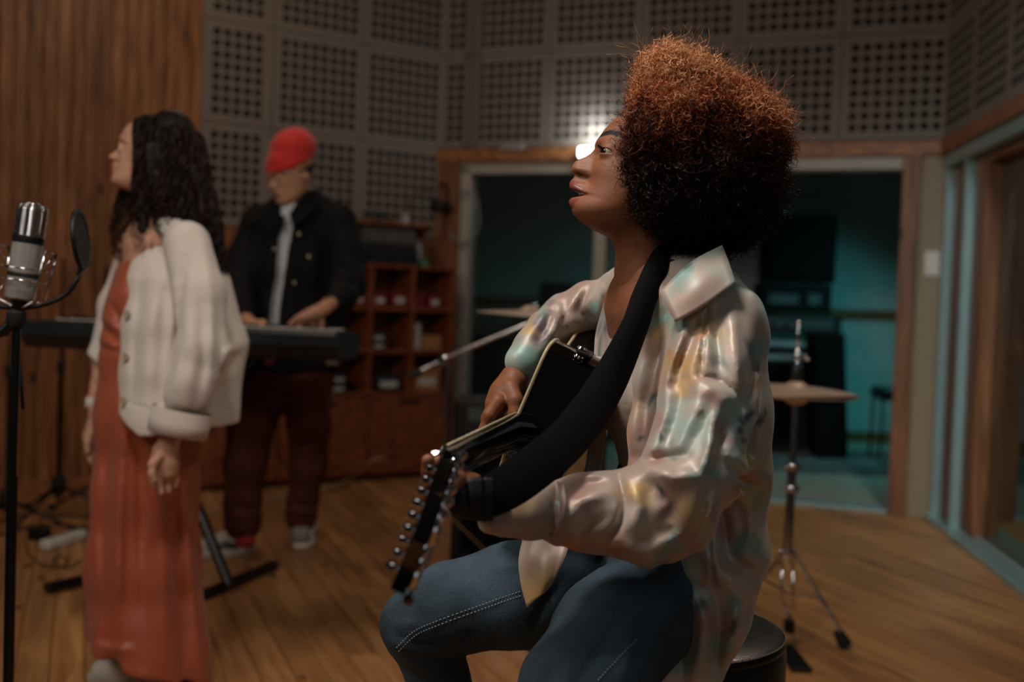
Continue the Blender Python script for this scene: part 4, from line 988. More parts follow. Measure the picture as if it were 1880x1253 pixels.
def folds(px, py, lst):
    """lst: (amp_m, width_px, [(x,y)..]) ; gaussian ridges (+) or valleys (-)"""
    out = np.zeros(len(px), np.float32)
    for amp, w_, pl_ in lst:
        pl_ = np.asarray(pl_, float); x0, x1 = pl_[:,0].min()-3*w_, pl_[:,0].max()+3*w_; y0, y1 = pl_[:,1].min()-3*w_, pl_[:,1].max()+3*w_
        k = np.nonzero((px > x0)&(px < x1)&(py > y0)&(py < y1))[0]
        if len(k) == 0: continue
        X, Y = px[k], py[k]; best = np.full(len(k), 1e9)
        for (a, b) in zip(pl_[:-1], pl_[1:]):
            ab = b-a; t = np.clip(((X-a[0])*ab[0]+(Y-a[1])*ab[1])/(ab@ab), 0, 1); best = np.minimum(best, np.hypot(X-a[0]-t*ab[0], Y-a[1]-t*ab[1]))
        s_ = np.concatenate([[0], np.cumsum(np.hypot(*np.diff(pl_, axis=0).T))])
        ends = np.minimum(np.hypot(X-pl_[0,0], Y-pl_[0,1]), np.hypot(X-pl_[-1,0], Y-pl_[-1,1]))
        out[k] += amp*np.exp(-(best/w_)**2)*np.clip(.35+ends/(s_[-1]*.35), 0, 1)
    return out
def patch(name, rows, mat_, parent, th=.002, nu=6, nv=6, smooth=True, ripple=0.0):
    """cloth patch: rows of (x,y,d) control points, subdivided, with thickness"""
    g = np.array([[P(*q) for q in r] for r in rows]); 
    g = np.stack([cr(r, nu) for r in g]); g = np.stack([cr(g[:,j], nv) for j in range(g.shape[1])], 1)
    nr, nc = g.shape[:2]
    if ripple:
        for i in range(nr):
            for j in range(nc): g[i,j] += np.array([0,-1,0])*ripple*(vn(np.array([j*.25]), np.array([i*.08]), np.array([3.0]))[0]-.5)
    du = np.gradient(g, axis=0); dv = np.gradient(g, axis=1); n_ = np.cross(du, dv); n_ /= np.linalg.norm(n_, axis=2)[:,:,None]+1e-9
    V = np.concatenate([(g+n_*th/2).reshape(-1,3), (g-n_*th/2).reshape(-1,3)]); o = nr*nc; F = []
    for i in range(nr-1):
        for j in range(nc-1):
            a, b, c, d = i*nc+j, i*nc+j+1, (i+1)*nc+j+1, (i+1)*nc+j; F.append((a,d,c,b)); F.append((a+o,b+o,c+o,d+o))
    rim = [j for j in range(nc)]+[i*nc+nc-1 for i in range(1,nr)]+[(nr-1)*nc+j for j in range(nc-2,-1,-1)]+[i*nc for i in range(nr-2,0,-1)]
    for a, b in zip(rim, rim[1:]+rim[:1]): F.append((a,b,b+o,a+o))
    return obj(name, V, F, mat_, parent, smooth=smooth)
def ribbons(name, curves, widths, mat_, parent, cols=None, twist=0.0):
    """curves (n, m, 3); flat ribbons, two triangles a step"""
    c = np.asarray(curves, np.float32); n, m_, _ = c.shape; T = np.gradient(c, axis=1); T /= np.linalg.norm(T, axis=2)[:,:,None]+1e-9
    rv = rng.normal(size=(n,1,3)).astype(np.float32); S = np.cross(T, rv); S /= np.linalg.norm(S, axis=2)[:,:,None]+1e-9
    taper = np.linspace(1, .35, m_)[None,:,None]**.7; w_ = np.asarray(widths, np.float32).reshape(-1,1,1)*taper/2
    V = np.stack([c-S*w_, c+S*w_], 2).reshape(-1,3); i = (np.arange(n)[:,None]*m_+np.arange(m_-1)[None]).ravel()*2
    Q = np.stack([i, i+1, i+3, i+2], 1).astype(np.int32)
    at = None
    if cols is not None: at = {'tone': np.repeat(np.asarray(cols, np.float32), 2*m_) if np.asarray(cols).ndim == 1 else np.repeat(np.asarray(cols, np.float32).ravel(), 2)}
    return obj(name, V, Q, mat_, parent, smooth=True, attrs=at)
def hairmat(name, stops, rough=.38, spec=.5):
    m_, nt, b = newmat(name); N = nt.nodes.new; L = nt.links.new; at = N('ShaderNodeAttribute'); at.attribute_name = 'tone'
    rp = N('ShaderNodeValToRGB'); e = rp.color_ramp.elements; e[0].position = stops[0][0]; e[0].color = srgb(stops[0][1]); e[1].position = stops[-1][0]; e[1].color = srgb(stops[-1][1])
    for p_, c in stops[1:-1]: q = e.new(p_); q.color = srgb(c)
    L(at.outputs['Fac'], rp.inputs[0]); L(rp.outputs[0], b.inputs['Base Color']); b.inputs['Roughness'].default_value = rough; b.inputs['Specular IOR Level'].default_value = spec; return m_
def shoe(name, heel, toe, parent, m_up, m_sole, wid=.095, hgt=.10, lab=None):
    heel = np.asarray(heel, float); toe = np.asarray(toe, float); d = nrm((toe-heel)*V3(1,1,0)); sdv = np.cross(up, d); L_ = np.linalg.norm(toe-heel)
    F = Field(*bb([heel, toe], .13), .0045); q = lambda a, h_, s_=0: heel+d*(a*L_)+up*h_+sdv*s_
    F.cone(q(.16,.05), q(.16,hgt), .036, .038, .02, flat=(d,1.25)); F.cone(q(.2,.045), q(.62,.043), .037, .04, .03); F.cone(q(.62,.04), q(.86,.036), .04, .032, .03); F.cone(q(.2,.09), q(.62,.05), .03, .03, .03)
    F.halfspace(q(0,.022), (0,0,-1), .004)
    F.cone(q(.15,.16), q(.15,.09), .028, .028, .01, op='s')
    V, Q = F.mesh(); o = obj(name, V, Q, m_up, parent, smooth=True)
    n_ = 28; out = []
    for i in range(n_):
        t = 2*math.pi*i/n_; a = .5-.53*math.cos(t); w_ = wid/2*(abs(math.sin(t))**.7)*(.86+.22*a); out.append((a, math.copysign(w_, math.sin(t))))
    V = []; 
    for z, s_ in ((.001,.95),(.008,1.0),(.024,1.0),(.030,.94)): V += [q(.5+(a-.5)*s_, z, w_*s_) for a, w_ in out]
    Fc = [(r*n_+i, r*n_+(i+1)%n_, (r+1)*n_+(i+1)%n_, (r+1)*n_+i) for r in range(3) for i in range(n_)]+[tuple(range(n_))[::-1], tuple(3*n_+i for i in range(n_))]
    obj('sole', V, Fc, m_sole, o)
    b = MB()
    for i in range(4):
        a = .42+i*.075; b.tube([q(a,.088-i*.011,-.024), q(a+.01,.093-i*.011,0), q(a,.088-i*.011,.024)], .003, 6)
    b.build('laces', white_p, o, smooth=True)
    return o
# ------------------------------------------------------------------ GUITAR PLAYER
gp = thing('person', (sc_[0], sc_[1], 0), 'seated person with copper and black afro, tie-dye satin shirt and jeans, playing a guitar', 'person')
skin1 = skin('skin_brown', '875539', '87483f', brow='120a08')
DH = 1.78; TAU = math.radians(18)
hf = -math.cos(TAU)*Rv+math.sin(TAU)*Uv; hu = math.cos(TAU)*Uv+math.sin(TAU)*Rv
OPX = (1194.7, 329.4); SCL = 1.0
def z2l(x, y):     # zoom-crop pixel of the face -> local mm (forward, up)
    px, py = 980+x/2.848, 60+y/2.848; r = (px-OPX[0])*DH/FPX*1000; u = -(py-OPX[1])*DH/FPX*1000
    return (-math.cos(TAU)*r+math.sin(TAU)*u, math.sin(TAU)*r+math.cos(TAU)*u)
trace = [(480,425),(410,465),(360,520),(333,563),(322,585),(318,606),(296,632),(266,652),(228,663),(205,673),(193,688),(190,703),(194,722),(205,738),(212,748),(208,762),(196,770),(186,784),(183,796),(187,813),(201,829),(236,842),(262,852),(236,858),(186,868),(170,880),(168,893),(173,905),(186,918),(181,935),(168,950),(158,968),(156,985),(160,1003),(171,1020),(190,1031)]
pl_ = [z2l(*t) for t in trace]; prof = [(128,20),(118,50)]
prof += [(z, x) for x, z in pl_]
# keep it single-valued in z
pz = [prof[0]]
for z, x in prof[1:]:
    if z < pz[-1][0]-.6: pz.append((z, x))
    else: pz.append((pz[-1][0]-.6, x))
zc = pz[-1][0]
pz += [(zc-4, pz[-1][1]-16), (zc-8, pz[-1][1]-40), (zc-18, 5)]
g1 = lambda i: pl_[i]
gx = lambda q: float(np.interp(q, [a for a, _ in pz][::-1], [b for _, b in pz][::-1]))
base = [(128,20),(118,50)]+[(z, x-1) for x, z in pl_[:5]]+[(8,gx(19)-5),(-8,gx(19)-6),(-25,gx(19)-7),(-42,gx(19)-7),(-60,gx(19)-6)]+[(z, x-3) for x, z in pl_[-7:-1]]+[(zc-4, pl_[-1][0]-18), (zc-18, 5)]
zU0 = z2l(196,768)[1]; zU1 = z2l(201,829)[1]; zL0 = z2l(186,868)[1]; zL1 = z2l(186,918)[1]; zm = z2l(240,846)[1]
ZM = sorted([(z2l(*a)[1], b) for a, b in (((360,520),44),((318,606),18),((190,703),-16),((212,748),-27),((183,796),-38),((240,846),-45),((170,882),-52),((188,918),-61),((156,985),-80),((190,1031),-97))]+[(128,125)])
hd = Head(P(OPX[0], OPX[1], DH), hf, hu, 1.0, prof=pz, base=base, mouth=((z2l(225,845)[0]-4, 0, zm), (20,19,5.5)), h=1.55, ez=13.5, ex=74.5, er=14.3, ey=32, op=.30, zmap=ZM)
npts, nrs = pxl([(1196,370,1.79,50),(1186,430,1.79,52),(1190,500,1.80,56),(1200,560,1.80,66)])
hd.neck(npts, nrs, k=22)
hd.F.halfspace(hd.l(P(1190,520,1.79)), hd.M.T@np.array([.15,0,-1]), k=2) if False else None
browc = [(9,31,3.4),(22,38,4.6),(38,43,4.4),(52,41,3.4),(64,35,2.0)]
HV = hd.build(lip=((zU0,zU1),(zL0,zL1)), lipw=24, mouthz=True, brow=browc)
# torso skin (open neck), shoulders, hands
Lg = nrm(V3(.31,-.95,0))
F = Field(*bb([P(1080,470,1.9), P(1330,1150,1.7), P(1180,800,2.0)], .10), .006)
F.chain(*pxl([(1192,505,1.80,50),(1200,560,1.81,75),(1215,640,1.82,80),(1228,760,1.82,70),(1228,870,1.82,60),(1224,1000,1.82,76),(1222,1090,1.82,84)]), k=.03, flat=(Lg, 1.5))
F.chain(*pxl([(1215,545,1.80,36),(1290,590,1.70,42)]), k=.04); F.chain(*pxl([(1185,540,1.84,34),(1140,560,1.95,38)]), k=.04)
T1 = F.mesh()
def hand_field(segs, lo_hi, h=.0022, k=.004):
    F = Field(*lo_hi, h)
    for s_ in segs:
        pts, rs = s_[0], s_[1]; F.chain(pts, rs, k=s_[2] if len(s_) > 2 else k, flat=s_[3] if len(s_) > 3 else None)
    return F.mesh()
# strumming hand (far side): wrist at the aqua cuff, fingers curled down to the strings
def pr_(rows): return [P(a,b,c) for a,b,c,_ in rows], [r*.001 for *_, r in rows]
w = 1.93
segs = [pr_([(975,655,w+.03,17),(960,672,w+.02,19),(943,697,w,21)])+(.012,),
        pr_([(943,697,w,21),(925,722,w-.01,22),(912,742,w-.015,20)])+(.012,(nrm(V3(0,1,.2)),1.35)),
        pr_([(915,738,w-.045,13),(899,762,w-.050,10.5),(889,790,w-.045,9),(890,808,w-.035,8)])+(.006,),
        pr_([(912,742,w-.018,12.5),(895,768,w-.020,10),(890,795,w-.016,9),(900,812,w-.008,8)])+(.006,),
        pr_([(914,745,w+.010,12),(901,773,w+.012,9.5),(902,797,w+.012,8.5),(914,808,w+.015,7.5)])+(.006,),
        pr_([(920,747,w+.034,11),(912,770,w+.036,8.5),(913,790,w+.034,7.5),(922,800,w+.032,7)])+(.006,),
        pr_([(938,712,w-.030,14),(946,735,w-.048,11.5),(946,758,w-.052,10),(934,782,w-.050,8.5),(925,792,w-.046,7)])+(.008,)]
allp = [p for s_ in segs for p in s_[0]]
H1 = hand_field(segs, bb(allp, .04))
# fretting hand (near side), mostly behind the strap
v = 1.44
segs = [pr_([(985,940,1.54,20),(930,930,1.51,18),(890,915,1.46,19)])+(.012,),
        pr_([(890,915,1.46,19),(862,905,1.42,22),(845,895,1.40,21)])+(.012,(nrm(V3(0,1,0)),1.4)),
        pr_([(845,895,1.38,12),(838,880,1.36,11),(834,872,1.375,9.5)])+(.006,),
        pr_([(842,905,1.44,12),(815,890,1.45,10),(800,862,1.44,9),(806,848,1.43,8)])+(.006,),
        pr_([(842,905,1.42,12),(806,895,1.42,10),(788,866,1.41,9),(786,846,1.40,8)])+(.006,),
        pr_([(842,905,1.47,11),(822,885,1.48,10),(812,858,1.47,8.5),(818,846,1.46,7.5)])+(.006,),
        pr_([(842,905,1.50,11),(830,885,1.505,9),(824,862,1.50,8),(829,850,1.49,7)])+(.006,)]
allp = [p for s_ in segs for p in s_[0]]
H2 = hand_field(segs, bb(allp, .04))
F = Field(*bb([P(720,1150,1.9), P(860,1500,2.0), P(1010,1430,1.45), P(1180,1750,1.6)], .1), .008)
V_, Q_, at_ = join([HV, T1, H1, H2])
obj('body', V_, Q_, skin1, gp, smooth=True, attrs=at_)
eyes(hd, gp, gaze=(1,.42,-.18))
lash = MB()
for sy in (1,):
    for i in range(26):
        t = i/25; yy = 20+22*t; a = (hd.ex+12.6*math.sqrt(max(0,1-((yy-31)/14)**2)), yy, hd.ez+3.4-2.4*abs(t-.45)); a = np.array(a)
        lash.tube([hd.w(a), hd.w(a+(5,1.5*(t-.4),.2)), hd.w(a+(8.5,4*(t-.3),2.2))], [.00045,.0004,.0001], 4, cap=False)
lash.tube([hd.w((hd.ex+13.0*math.sqrt(max(0,1-((yy-31)/14.2)**2)), yy, hd.ez+3.6-2.6*abs((yy-20)/22-.45))) for yy in np.linspace(19,43,14)], .0011, 5)
lash.build('eyelashes', iris_m, gp, smooth=True)
tb_ = MB()
for i in range(6):
    yy = (i-2.5)*7.0; xx = gx(zU1+3)-17-abs(yy)*.3; tb_.box(hd.w((xx-1, yy, zU1+.5)), (.005,.0066,.0060), hd.M, .0015)
tb_.build('teeth', mat('teeth','c9c1b4',rough=.2), gp, smooth='auto')

# ---- hair
outline = np.array([(1148,208),(1153,186),(1161,150),(1160,113),(1176,106),(1192,101),(1205,86),(1219,80),(1236,80),(1250,98),(1258,108),(1272,107),(1296,108),(1308,128),(1331,143),(1366,155),(1401,178),(1429,206),(1446,232),(1438,257),(1443,280),(1434,326),(1436,362),(1416,397),(1402,432),(1376,452),(1349,476),(1331,470),(1290,480),(1250,482),(1222,476),(1190,452),(1166,415),(1148,378),(1141,341),(1131,302),(1129,277),(1134,243)], float)
ext = outline.copy(); ext[0] = (1105,190); ext[1]=(1115,165); ext[-1] = (1060,243); ext[-2] = (1050,277); ext[-3] = (1050,302); ext[-4] = (1060,341); ext[-5] = (1075,378); ext[-6] = (1090,430)
def poly_sd(poly, X, Y):
    d = np.full(X.shape, 1e9); inside = np.zeros(X.shape, bool); n_ = len(poly)
    for i in range(n_):
        a, b = poly[i], poly[(i+1) % n_]; ab = b-a; t = np.clip(((X-a[0])*ab[0]+(Y-a[1])*ab[1])/(ab@ab), 0, 1); d = np.minimum(d, np.hypot(X-a[0]-t*ab[0], Y-a[1]-t*ab[1]))
        c_ = ((a[1] > Y) != (b[1] > Y)) & (X < (b[0]-a[0])*(Y-a[1])/(b[1]-a[1]+1e-12)+a[0]); inside ^= c_
    return np.where(inside, d, -d)
hh = .0042; mmp = DH/FPX
F = Field((-.01*0+P(1100,60,DH)[0]-.02, DH-.19, P(1300,500,DH)[2]-.03), (P(1460,60,DH)[0]+.03, DH+.19, P(1300,60,DH)[2]+.04), hh)
XX, ZZ = np.meshgrid(F.ax[0], F.ax[2], indexing='ij'); hx = 940+FPX*((XX*Rv[0]+(ZZ-CAMZ)*Rv[2])/DH); hy_ = 626.5-FPX*((XX*Uv[0]+(ZZ-CAMZ)*Uv[2]+DH*Uv[1])/DH)
sd1 = poly_sd(outline, hx, hy_)*mmp-.011; sd2 = poly_sd(ext, hx, hy_)*mmp-.011
Wm = .138; Rr = .115; th_ = Wm*np.sqrt(np.clip(1-(1-np.clip(sd2/Rr,0,1))**2, 0, 1))
th_ = th_*np.clip((515-hy_)/110, .38, 1)
YY = np.abs(F.ax[1]-DH)[None,:,None]
dd = np.maximum((YY-th_[:,None,:])*.8, -sd1[:,None,:])
F.F = dd.astype(np.float32)
F.disp(lambda X,Y,Z: .024*(vn(X*30,Y*30,Z*30)-.5)+.012*(vn(X*80+5,Y*80,Z*80)-.5))
HVc, HQc = F.mesh()
def tone_at(p):
    px, py, _ = proj(p[:,0], p[:,1], p[:,2]); t = 1-(py-85)/260.0     # dyed towards the top of the afro
    t = t+.06+.30*(vn(p[:,0]*18, p[:,1]*18, p[:,2]*18)-.5)-.10*np.clip((1230-px)/90,0,1)*(py>150)+.16*np.clip((px-1350)/80,0,1)
    return np.clip(t, 0, 1)
hm = hairmat('curly_hair', [(.0,'1f110b'),(.30,'2d170e'),(.48,'481f10'),(.60,'6e2f14'),(.76,'a85c32'),(1.0,'cc9468')], rough=.45, spec=.18)
hm_core = hairmat('hair_core', [(0,'120a07'),(.4,'180d08'),(.62,'2a120a'),(1,'5e341c')], rough=.9, spec=.1)
hr = obj('hair', HVc, HQc, hm_core, gp, smooth=True, attrs={'tone': tone_at(HVc)})
nrmQ, ar = tri_normals(HVc, HQc)
def sample(V, Q, n_, nq, ar, wt=None):
    w_ = ar if wt is None else ar*wt; idx = rng.choice(len(Q), n_, p=w_/w_.sum()); r = rng.random((n_,2,1)); q = V[Q[idx]]
    return (q[:,0]*(1-r[:,0])+q[:,1]*r[:,0])*(1-r[:,1])+(q[:,3]*(1-r[:,0])+q[:,2]*r[:,0])*r[:,1], nq[idx]
cen = HVc[HQc].mean(1); vis_w = np.where(cen[:,1] < DH+.03, 1.0, .25)
def curls(n_, rmin, rmax, lmin, lmax, m_, turns, wid, nm, tone_add=0.0, lift=.0):
    p, nn = sample(HVc, HQc, n_, nrmQ, ar, vis_w); nn = nrm_rows(nn+rng.normal(size=nn.shape)*.45+V3(0,0,.12))
    L_ = rng.uniform(lmin, lmax, (n_,1,1)); r = rng.uniform(rmin, rmax, (n_,1,1)); tn = rng.uniform(turns[0], turns[1], (n_,1,1)); ph = rng.random((n_,1,1))*6.28; s = np.linspace(0,1,m_)[None,:,None]
    a = nrm_rows(np.cross(nn, rng.normal(size=nn.shape))); b = np.cross(nn, a)
    bend = nrm_rows(rng.normal(size=nn.shape))[:,None]*.35
    ang = ph+tn*6.283*s*np.where(rng.random((n_,1,1))<.5,1,-1); rr = r*np.minimum(1, .3+3*s)
    c = p[:,None]-nn[:,None]*.006+nn[:,None]*L_*s+bend*L_*s*s+rr*(np.cos(ang)*a[:,None]+np.sin(ang)*b[:,None])+lift*s*s*V3(0,0,1)
    t0 = tone_at(p); cl = np.clip(t0[:,None]+tone_add+.10*(s[...,0]-.3)+rng.normal(size=(n_,1))*.13, 0, 1)
    return ribbons(nm, c, rng.uniform(wid*.7, wid*1.3, n_), hm, hr, cols=cl)
def nrm_rows(a): return a/(np.linalg.norm(a, axis=1)[:,None]+1e-12)
tag(curls(11500, .0032, .0062, .012, .028, 19, (1.2,2.4), .00135, 'curls'), kind='stuff')
tag(curls(6500, .0014, .003, .016, .034, 15, (1.5,3.5), .0006, 'fine_curls', tone_add=.05), kind='stuff')
tag(curls(1500, .002, .007, .03, .055, 16, (.6,2.0), .00038, 'flyaway_curls', tone_add=.08, lift=.006), kind='stuff')

# ---- tank top
rib = mat('tank_rib', 'b0a498', rough=.75, bump=.12, bscale=60, stretch=(1,1,8))
F = Field(*bb([P(1110,600,1.9), P(1330,880,1.7), P(1200,700,2.0)], .08), .0045)
F.chain(*pxl([(1215,625,1.83,76),(1215,700,1.83,90),(1219,760,1.83,86),(1222,850,1.83,78)]), k=.03, flat=(Lg, 1.55))
for dx in (-1,1): F.ell(P(1160,715,1.83)+Lg*dx*.072, (.055,.06,.06), k=.04)
F.halfspace(P(1150,640,1.85), (-.45,-.1,1), k=.006); F.halfspace(P(1150,868,1.85), (0,0,-1), k=.004)
F.disp(lambda X,Y,Z: folds(*proj(X,Y,Z)[:2], [(-.0022,3,[(1158,700),(1150,735),(1156,765),(1172,772)]),(.0015,4,[(1150,800),(1165,806)])]))
V_, Q_ = F.mesh(); obj('tank_top', V_, Q_, rib, gp, smooth=True)

# ---- jeans
def denim_mat():
    m_, nt, b = newmat('denim'); N = nt.nodes.new; L = nt.links.new; tc = N('ShaderNodeTexCoord')
    n1 = N('ShaderNodeTexNoise'); n1.inputs['Scale'].default_value = 9; n1.inputs['Detail'].default_value = 4; L(tc.outputs['Object'], n1.inputs['Vector'])
    n2 = N('ShaderNodeTexNoise'); n2.inputs['Scale'].default_value = 420; n2.inputs['Detail'].default_value = 2; L(tc.outputs['Object'], n2.inputs['Vector'])
    mm = N('ShaderNodeMath'); mm.operation = 'MULTIPLY_ADD'; mm.inputs[1].default_value = .45; L(n2.outputs['Fac'], mm.inputs[0]); L(n1.outputs['Fac'], mm.inputs[2])
    rp = N('ShaderNodeValToRGB'); rp.color_ramp.elements[0].position = .5; rp.color_ramp.elements[0].color = srgb('1b2933'); rp.color_ramp.elements[1].position = .95; rp.color_ramp.elements[1].color = srgb('3f5664'); L(mm.outputs[0], rp.inputs[0]); L(rp.outputs[0], b.inputs['Base Color'])
    b.inputs['Roughness'].default_value = .85; bp = N('ShaderNodeBump'); bp.inputs['Strength'].default_value = .5; bp.inputs['Distance'].default_value = .0015; L(n2.outputs['Fac'], bp.inputs['Height']); L(bp.outputs[0], b.inputs['Normal']); return m_
denim = denim_mat()
F = Field(*bb([P(690,1000,2.0), P(1330,850,1.9), P(1010,1430,1.40)-up*.52, P(1300,1300,1.62)], .09), .0062)
F.chain(*pxl([(1222,862,1.83,78),(1220,960,1.83,92),(1218,1060,1.83,105),(1222,1105,1.84,104)]), k=.03, flat=(Lg, 1.55))
F.chain(*pxl([(1185,1085,1.93,98),(1090,1090,1.92,96),(950,1092,1.90,88),(830,1118,1.90,76),(768,1148,1.90,66)]), k=.04)
F.chain(*pxl([(768,1148,1.90,62),(800,1230,1.93,52),(850,1330,1.98,44),(890,1460,2.0,36)]), k=.03)
kn_ = [(1205,1095,1.74,104),(1130,1165,1.68,103),(1065,1270,1.59,102),(1015,1385,1.50,96),(985,1450,1.46,90)]
F.chain(*pxl(kn_), k=.04)
kp = P(985,1450,1.46); F.cone(kp, kp+V3(.10,.06,-.26), .058, .047, .03); F.cone(kp+V3(.10,.06,-.26), kp+V3(.12,.08,-.47), .047, .05, .03)
fl_ = [(-.005,7,[(1168,1010),(1120,1040),(1085,1070)]),(.004,9,[(1160,1075),(1100,1110),(1060,1160)]),(-.006,8,[(1040,1060),(1000,1110),(965,1170)]),(.004,8,[(1030,1010),(960,1040),(900,1040)]),
       (-.004,7,[(720,1165),(775,1185),(830,1180)]),(.003,7,[(715,1140),(770,1150),(820,1140)]),(-.004,6,[(730,1200),(790,1215),(850,1200)]),(-.004,10,[(1150,1120),(1100,1200),(1060,1253)]),(.004,10,[(1165,1150),(1140,1253)]),
       (-.003,5,[(1105,850),(1115,890)]),(-.003,5,[(1125,850),(1130,890)]),(-.003,5,[(1145,848),(1150,885)]),(.002,3,[(1095,862),(1160,858)])]
F.disp(lambda X,Y,Z: folds(*proj(X,Y,Z)[:2], fl_)+.004*(vn(X*22,Y*22,Z*22)-.5)+.0015*(vn(X*70,Y*70,Z*70)-.5))
V_, Q_ = F.mesh(); jn = obj('jeans', V_, Q_, denim, gp, smooth=True)
JV, JQ = V_, Q_
def on_surf(V, px_, py_, off=.001, tol=5):
    """nearest surface point to the camera under a pixel"""
    x, y, dz = proj(V[:,0], V[:,1], V[:,2]); d = np.hypot(x-px_, y-py_); k = np.nonzero(d < max(tol, d.min()+1))[0]; i = k[np.argmin(dz[k])]
    return P(px_, py_, dz[i]-off)
def stitch(name, V, pts, mat_, parent, r=.0009, dash=True, n_=60, off=.001):
    p = cr(np.array([on_surf(V, *q, off) for q in pts]), max(2, n_//len(pts))); b = MB()
    for i in range(len(p)-1):
        if dash and i % 2: continue
        b.tube([p[i], p[i+1]], r, 5, cap=False)
    return tag(b.build(name, mat_, parent, smooth=True), kind='stuff')
thread = mat('denim_thread', '8b9aa4', rough=.7)
stitch('seam_stitching', JV, [(728,1190),(760,1160),(800,1142),(860,1120),(910,1102),(958,1086)], thread, jn, n_=100)
stitch('seam_stitching', JV, [(732,1197),(764,1167),(804,1149),(864,1127),(914,1109),(958,1094)], thread, jn, n_=100)
stitch('seam_stitching', JV, [(1168,1175),(1130,1215),(1095,1253)], thread, jn, n_=50)

# ---- shirt
def satin_print():
    m_, nt, b = newmat('tie_dye_satin'); N = nt.nodes.new; L = nt.links.new; tc = N('ShaderNodeTexCoord')
    wn_ = N('ShaderNodeTexNoise'); wn_.inputs['Scale'].default_value = 6; wn_.inputs['Detail'].default_value = 3; L(tc.outputs['Object'], wn_.inputs['Vector'])
    add = N('ShaderNodeVectorMath'); add.operation = 'MULTIPLY_ADD'; add.inputs[1].default_value = (.16,)*3; L(wn_.outputs['Color'], add.inputs[0]); L(tc.outputs['Object'], add.inputs[2])
    out = None
    base_ = N('ShaderNodeValToRGB'); n0 = N('ShaderNodeTexNoise'); n0.inputs['Scale'].default_value = 5; L(add.outputs[0], n0.inputs['Vector']); L(n0.outputs['Fac'], base_.inputs[0])
    base_.color_ramp.elements[0].color = srgb('a58b7d'); base_.color_ramp.elements[0].position = .35; base_.color_ramp.elements[1].color = srgb('c6b5a6'); base_.color_ramp.elements[1].position = .65; out = base_.outputs[0]
    def layer(col, scale, lo, hi, offv, out):
        mp = N('ShaderNodeMapping'); mp.inputs['Location'].default_value = offv; L(add.outputs[0], mp.inputs[0]); n_ = N('ShaderNodeTexNoise'); n_.inputs['Scale'].default_value = scale; n_.inputs['Detail'].default_value = 2.5; L(mp.outputs[0], n_.inputs['Vector'])
        mr = N('ShaderNodeMapRange'); mr.inputs['From Min'].default_value = lo; mr.inputs['From Max'].default_value = hi; L(n_.outputs['Fac'], mr.inputs[0]); mx = N('ShaderNodeMix'); mx.data_type = 'RGBA'; mx.inputs['B'].default_value = srgb(col); L(mr.outputs[0], mx.inputs['Factor']); L(out, mx.inputs['A']); return mx.outputs['Result']
    out = layer('c9a667', 6.5, .55, .68, (3,1,2), out); out = layer('7fa39b', 6, .54, .68, (7,4,1), out); out = layer('c58a5e', 8, .60, .72, (1,9,5), out); out = layer('a9bfb4', 5, .56, .66, (2,2,9), out)
    out = layer('5c4c50', 8.5, .61, .72, (5,5,5), out); out = layer('3f6a63', 10, .64, .70, (9,3,7), out)
    for an, cc in (('p_cream','cbbbab'),('p_pink','b0857a'),('p_yellow','c9a35e'),('p_teal','7ba79e'),('p_orange','c4804f'),('p_dark','3e4f50')):
        at = N('ShaderNodeAttribute'); at.attribute_name = an; mx = N('ShaderNodeMix'); mx.data_type = 'RGBA'; mx.inputs['B'].default_value = srgb(cc); L(at.outputs['Fac'], mx.inputs['Factor']); L(out, mx.inputs['A']); out = mx.outputs['Result']
    L(out, b.inputs['Base Color']); b.inputs['Roughness'].default_value = .45; b.inputs['Metallic'].default_value = .12; b.inputs['Specular IOR Level'].default_value = .6; b.inputs['Sheen Weight'].default_value = .3
    n3 = N('ShaderNodeTexNoise'); n3.inputs['Scale'].default_value = 700; n3.inputs['Detail'].default_value = 1; L(tc.outputs['Object'], n3.inputs['Vector']); bp = N('ShaderNodeBump'); bp.inputs['Strength'].default_value = .12; bp.inputs['Distance'].default_value = .0006; L(n3.outputs['Fac'], bp.inputs['Height']); L(bp.outputs[0], b.inputs['Normal']); return m_
satin = satin_print()
SLV = [(1318,610,1.68,76),(1300,690,1.635,80),(1288,770,1.61,80),(1268,850,1.595,84),(1238,915,1.585,90),(1190,950,1.585,80),(1120,942,1.575,66),(1070,942,1.57,60),(1030,942,1.56,58)]
CUF = [(1030,938,1.55,54),(975,942,1.53,48),(925,948,1.505,38),(902,956,1.49,26)]
FAR = [(1150,535,1.97,44),(1085,560,2.01,40),(1035,585,2.01,38),(1000,608,1.99,35)]
FCU = [(1002,606,1.98,36),(976,638,1.96,34),(958,663,1.94,31)]
pts_all = [P(*q[:3]) for q in SLV+CUF+FAR+FCU]+[P(1405,800,1.8), P(1300,1300,1.8)]
F = Field(*bb(pts_all, .075), .0042)
F.chain(*pxl([(1258,548,1.80,84),(1276,630,1.80,99),(1280,750,1.80,101),(1280,870,1.80,102),(1276,1000,1.80,102),(1258,1110,1.79,94),(1236,1200,1.78,72),(1222,1290,1.77,58)]), k=.03, flat=(Lg, 1.62))
F.chain(*pxl([(1235,520,1.80,58),(1290,572,1.74,58),(1318,606,1.68,74)]), k=.05)
F.chain(*pxl([(1180,520,1.86,40),(1150,535,1.97,44)]), k=.04)
F.chain(*pxl([(1358,680,1.74,28),(1358,780,1.70,28),(1352,880,1.70,30),(1342,960,1.72,30)]), k=.04)
F.chain(*pxl(SLV), k=.028); F.chain(*pxl(FAR), k=.02)
F.chain(*pxl(CUF), k=.006); F.chain(*pxl(FCU), k=.006)
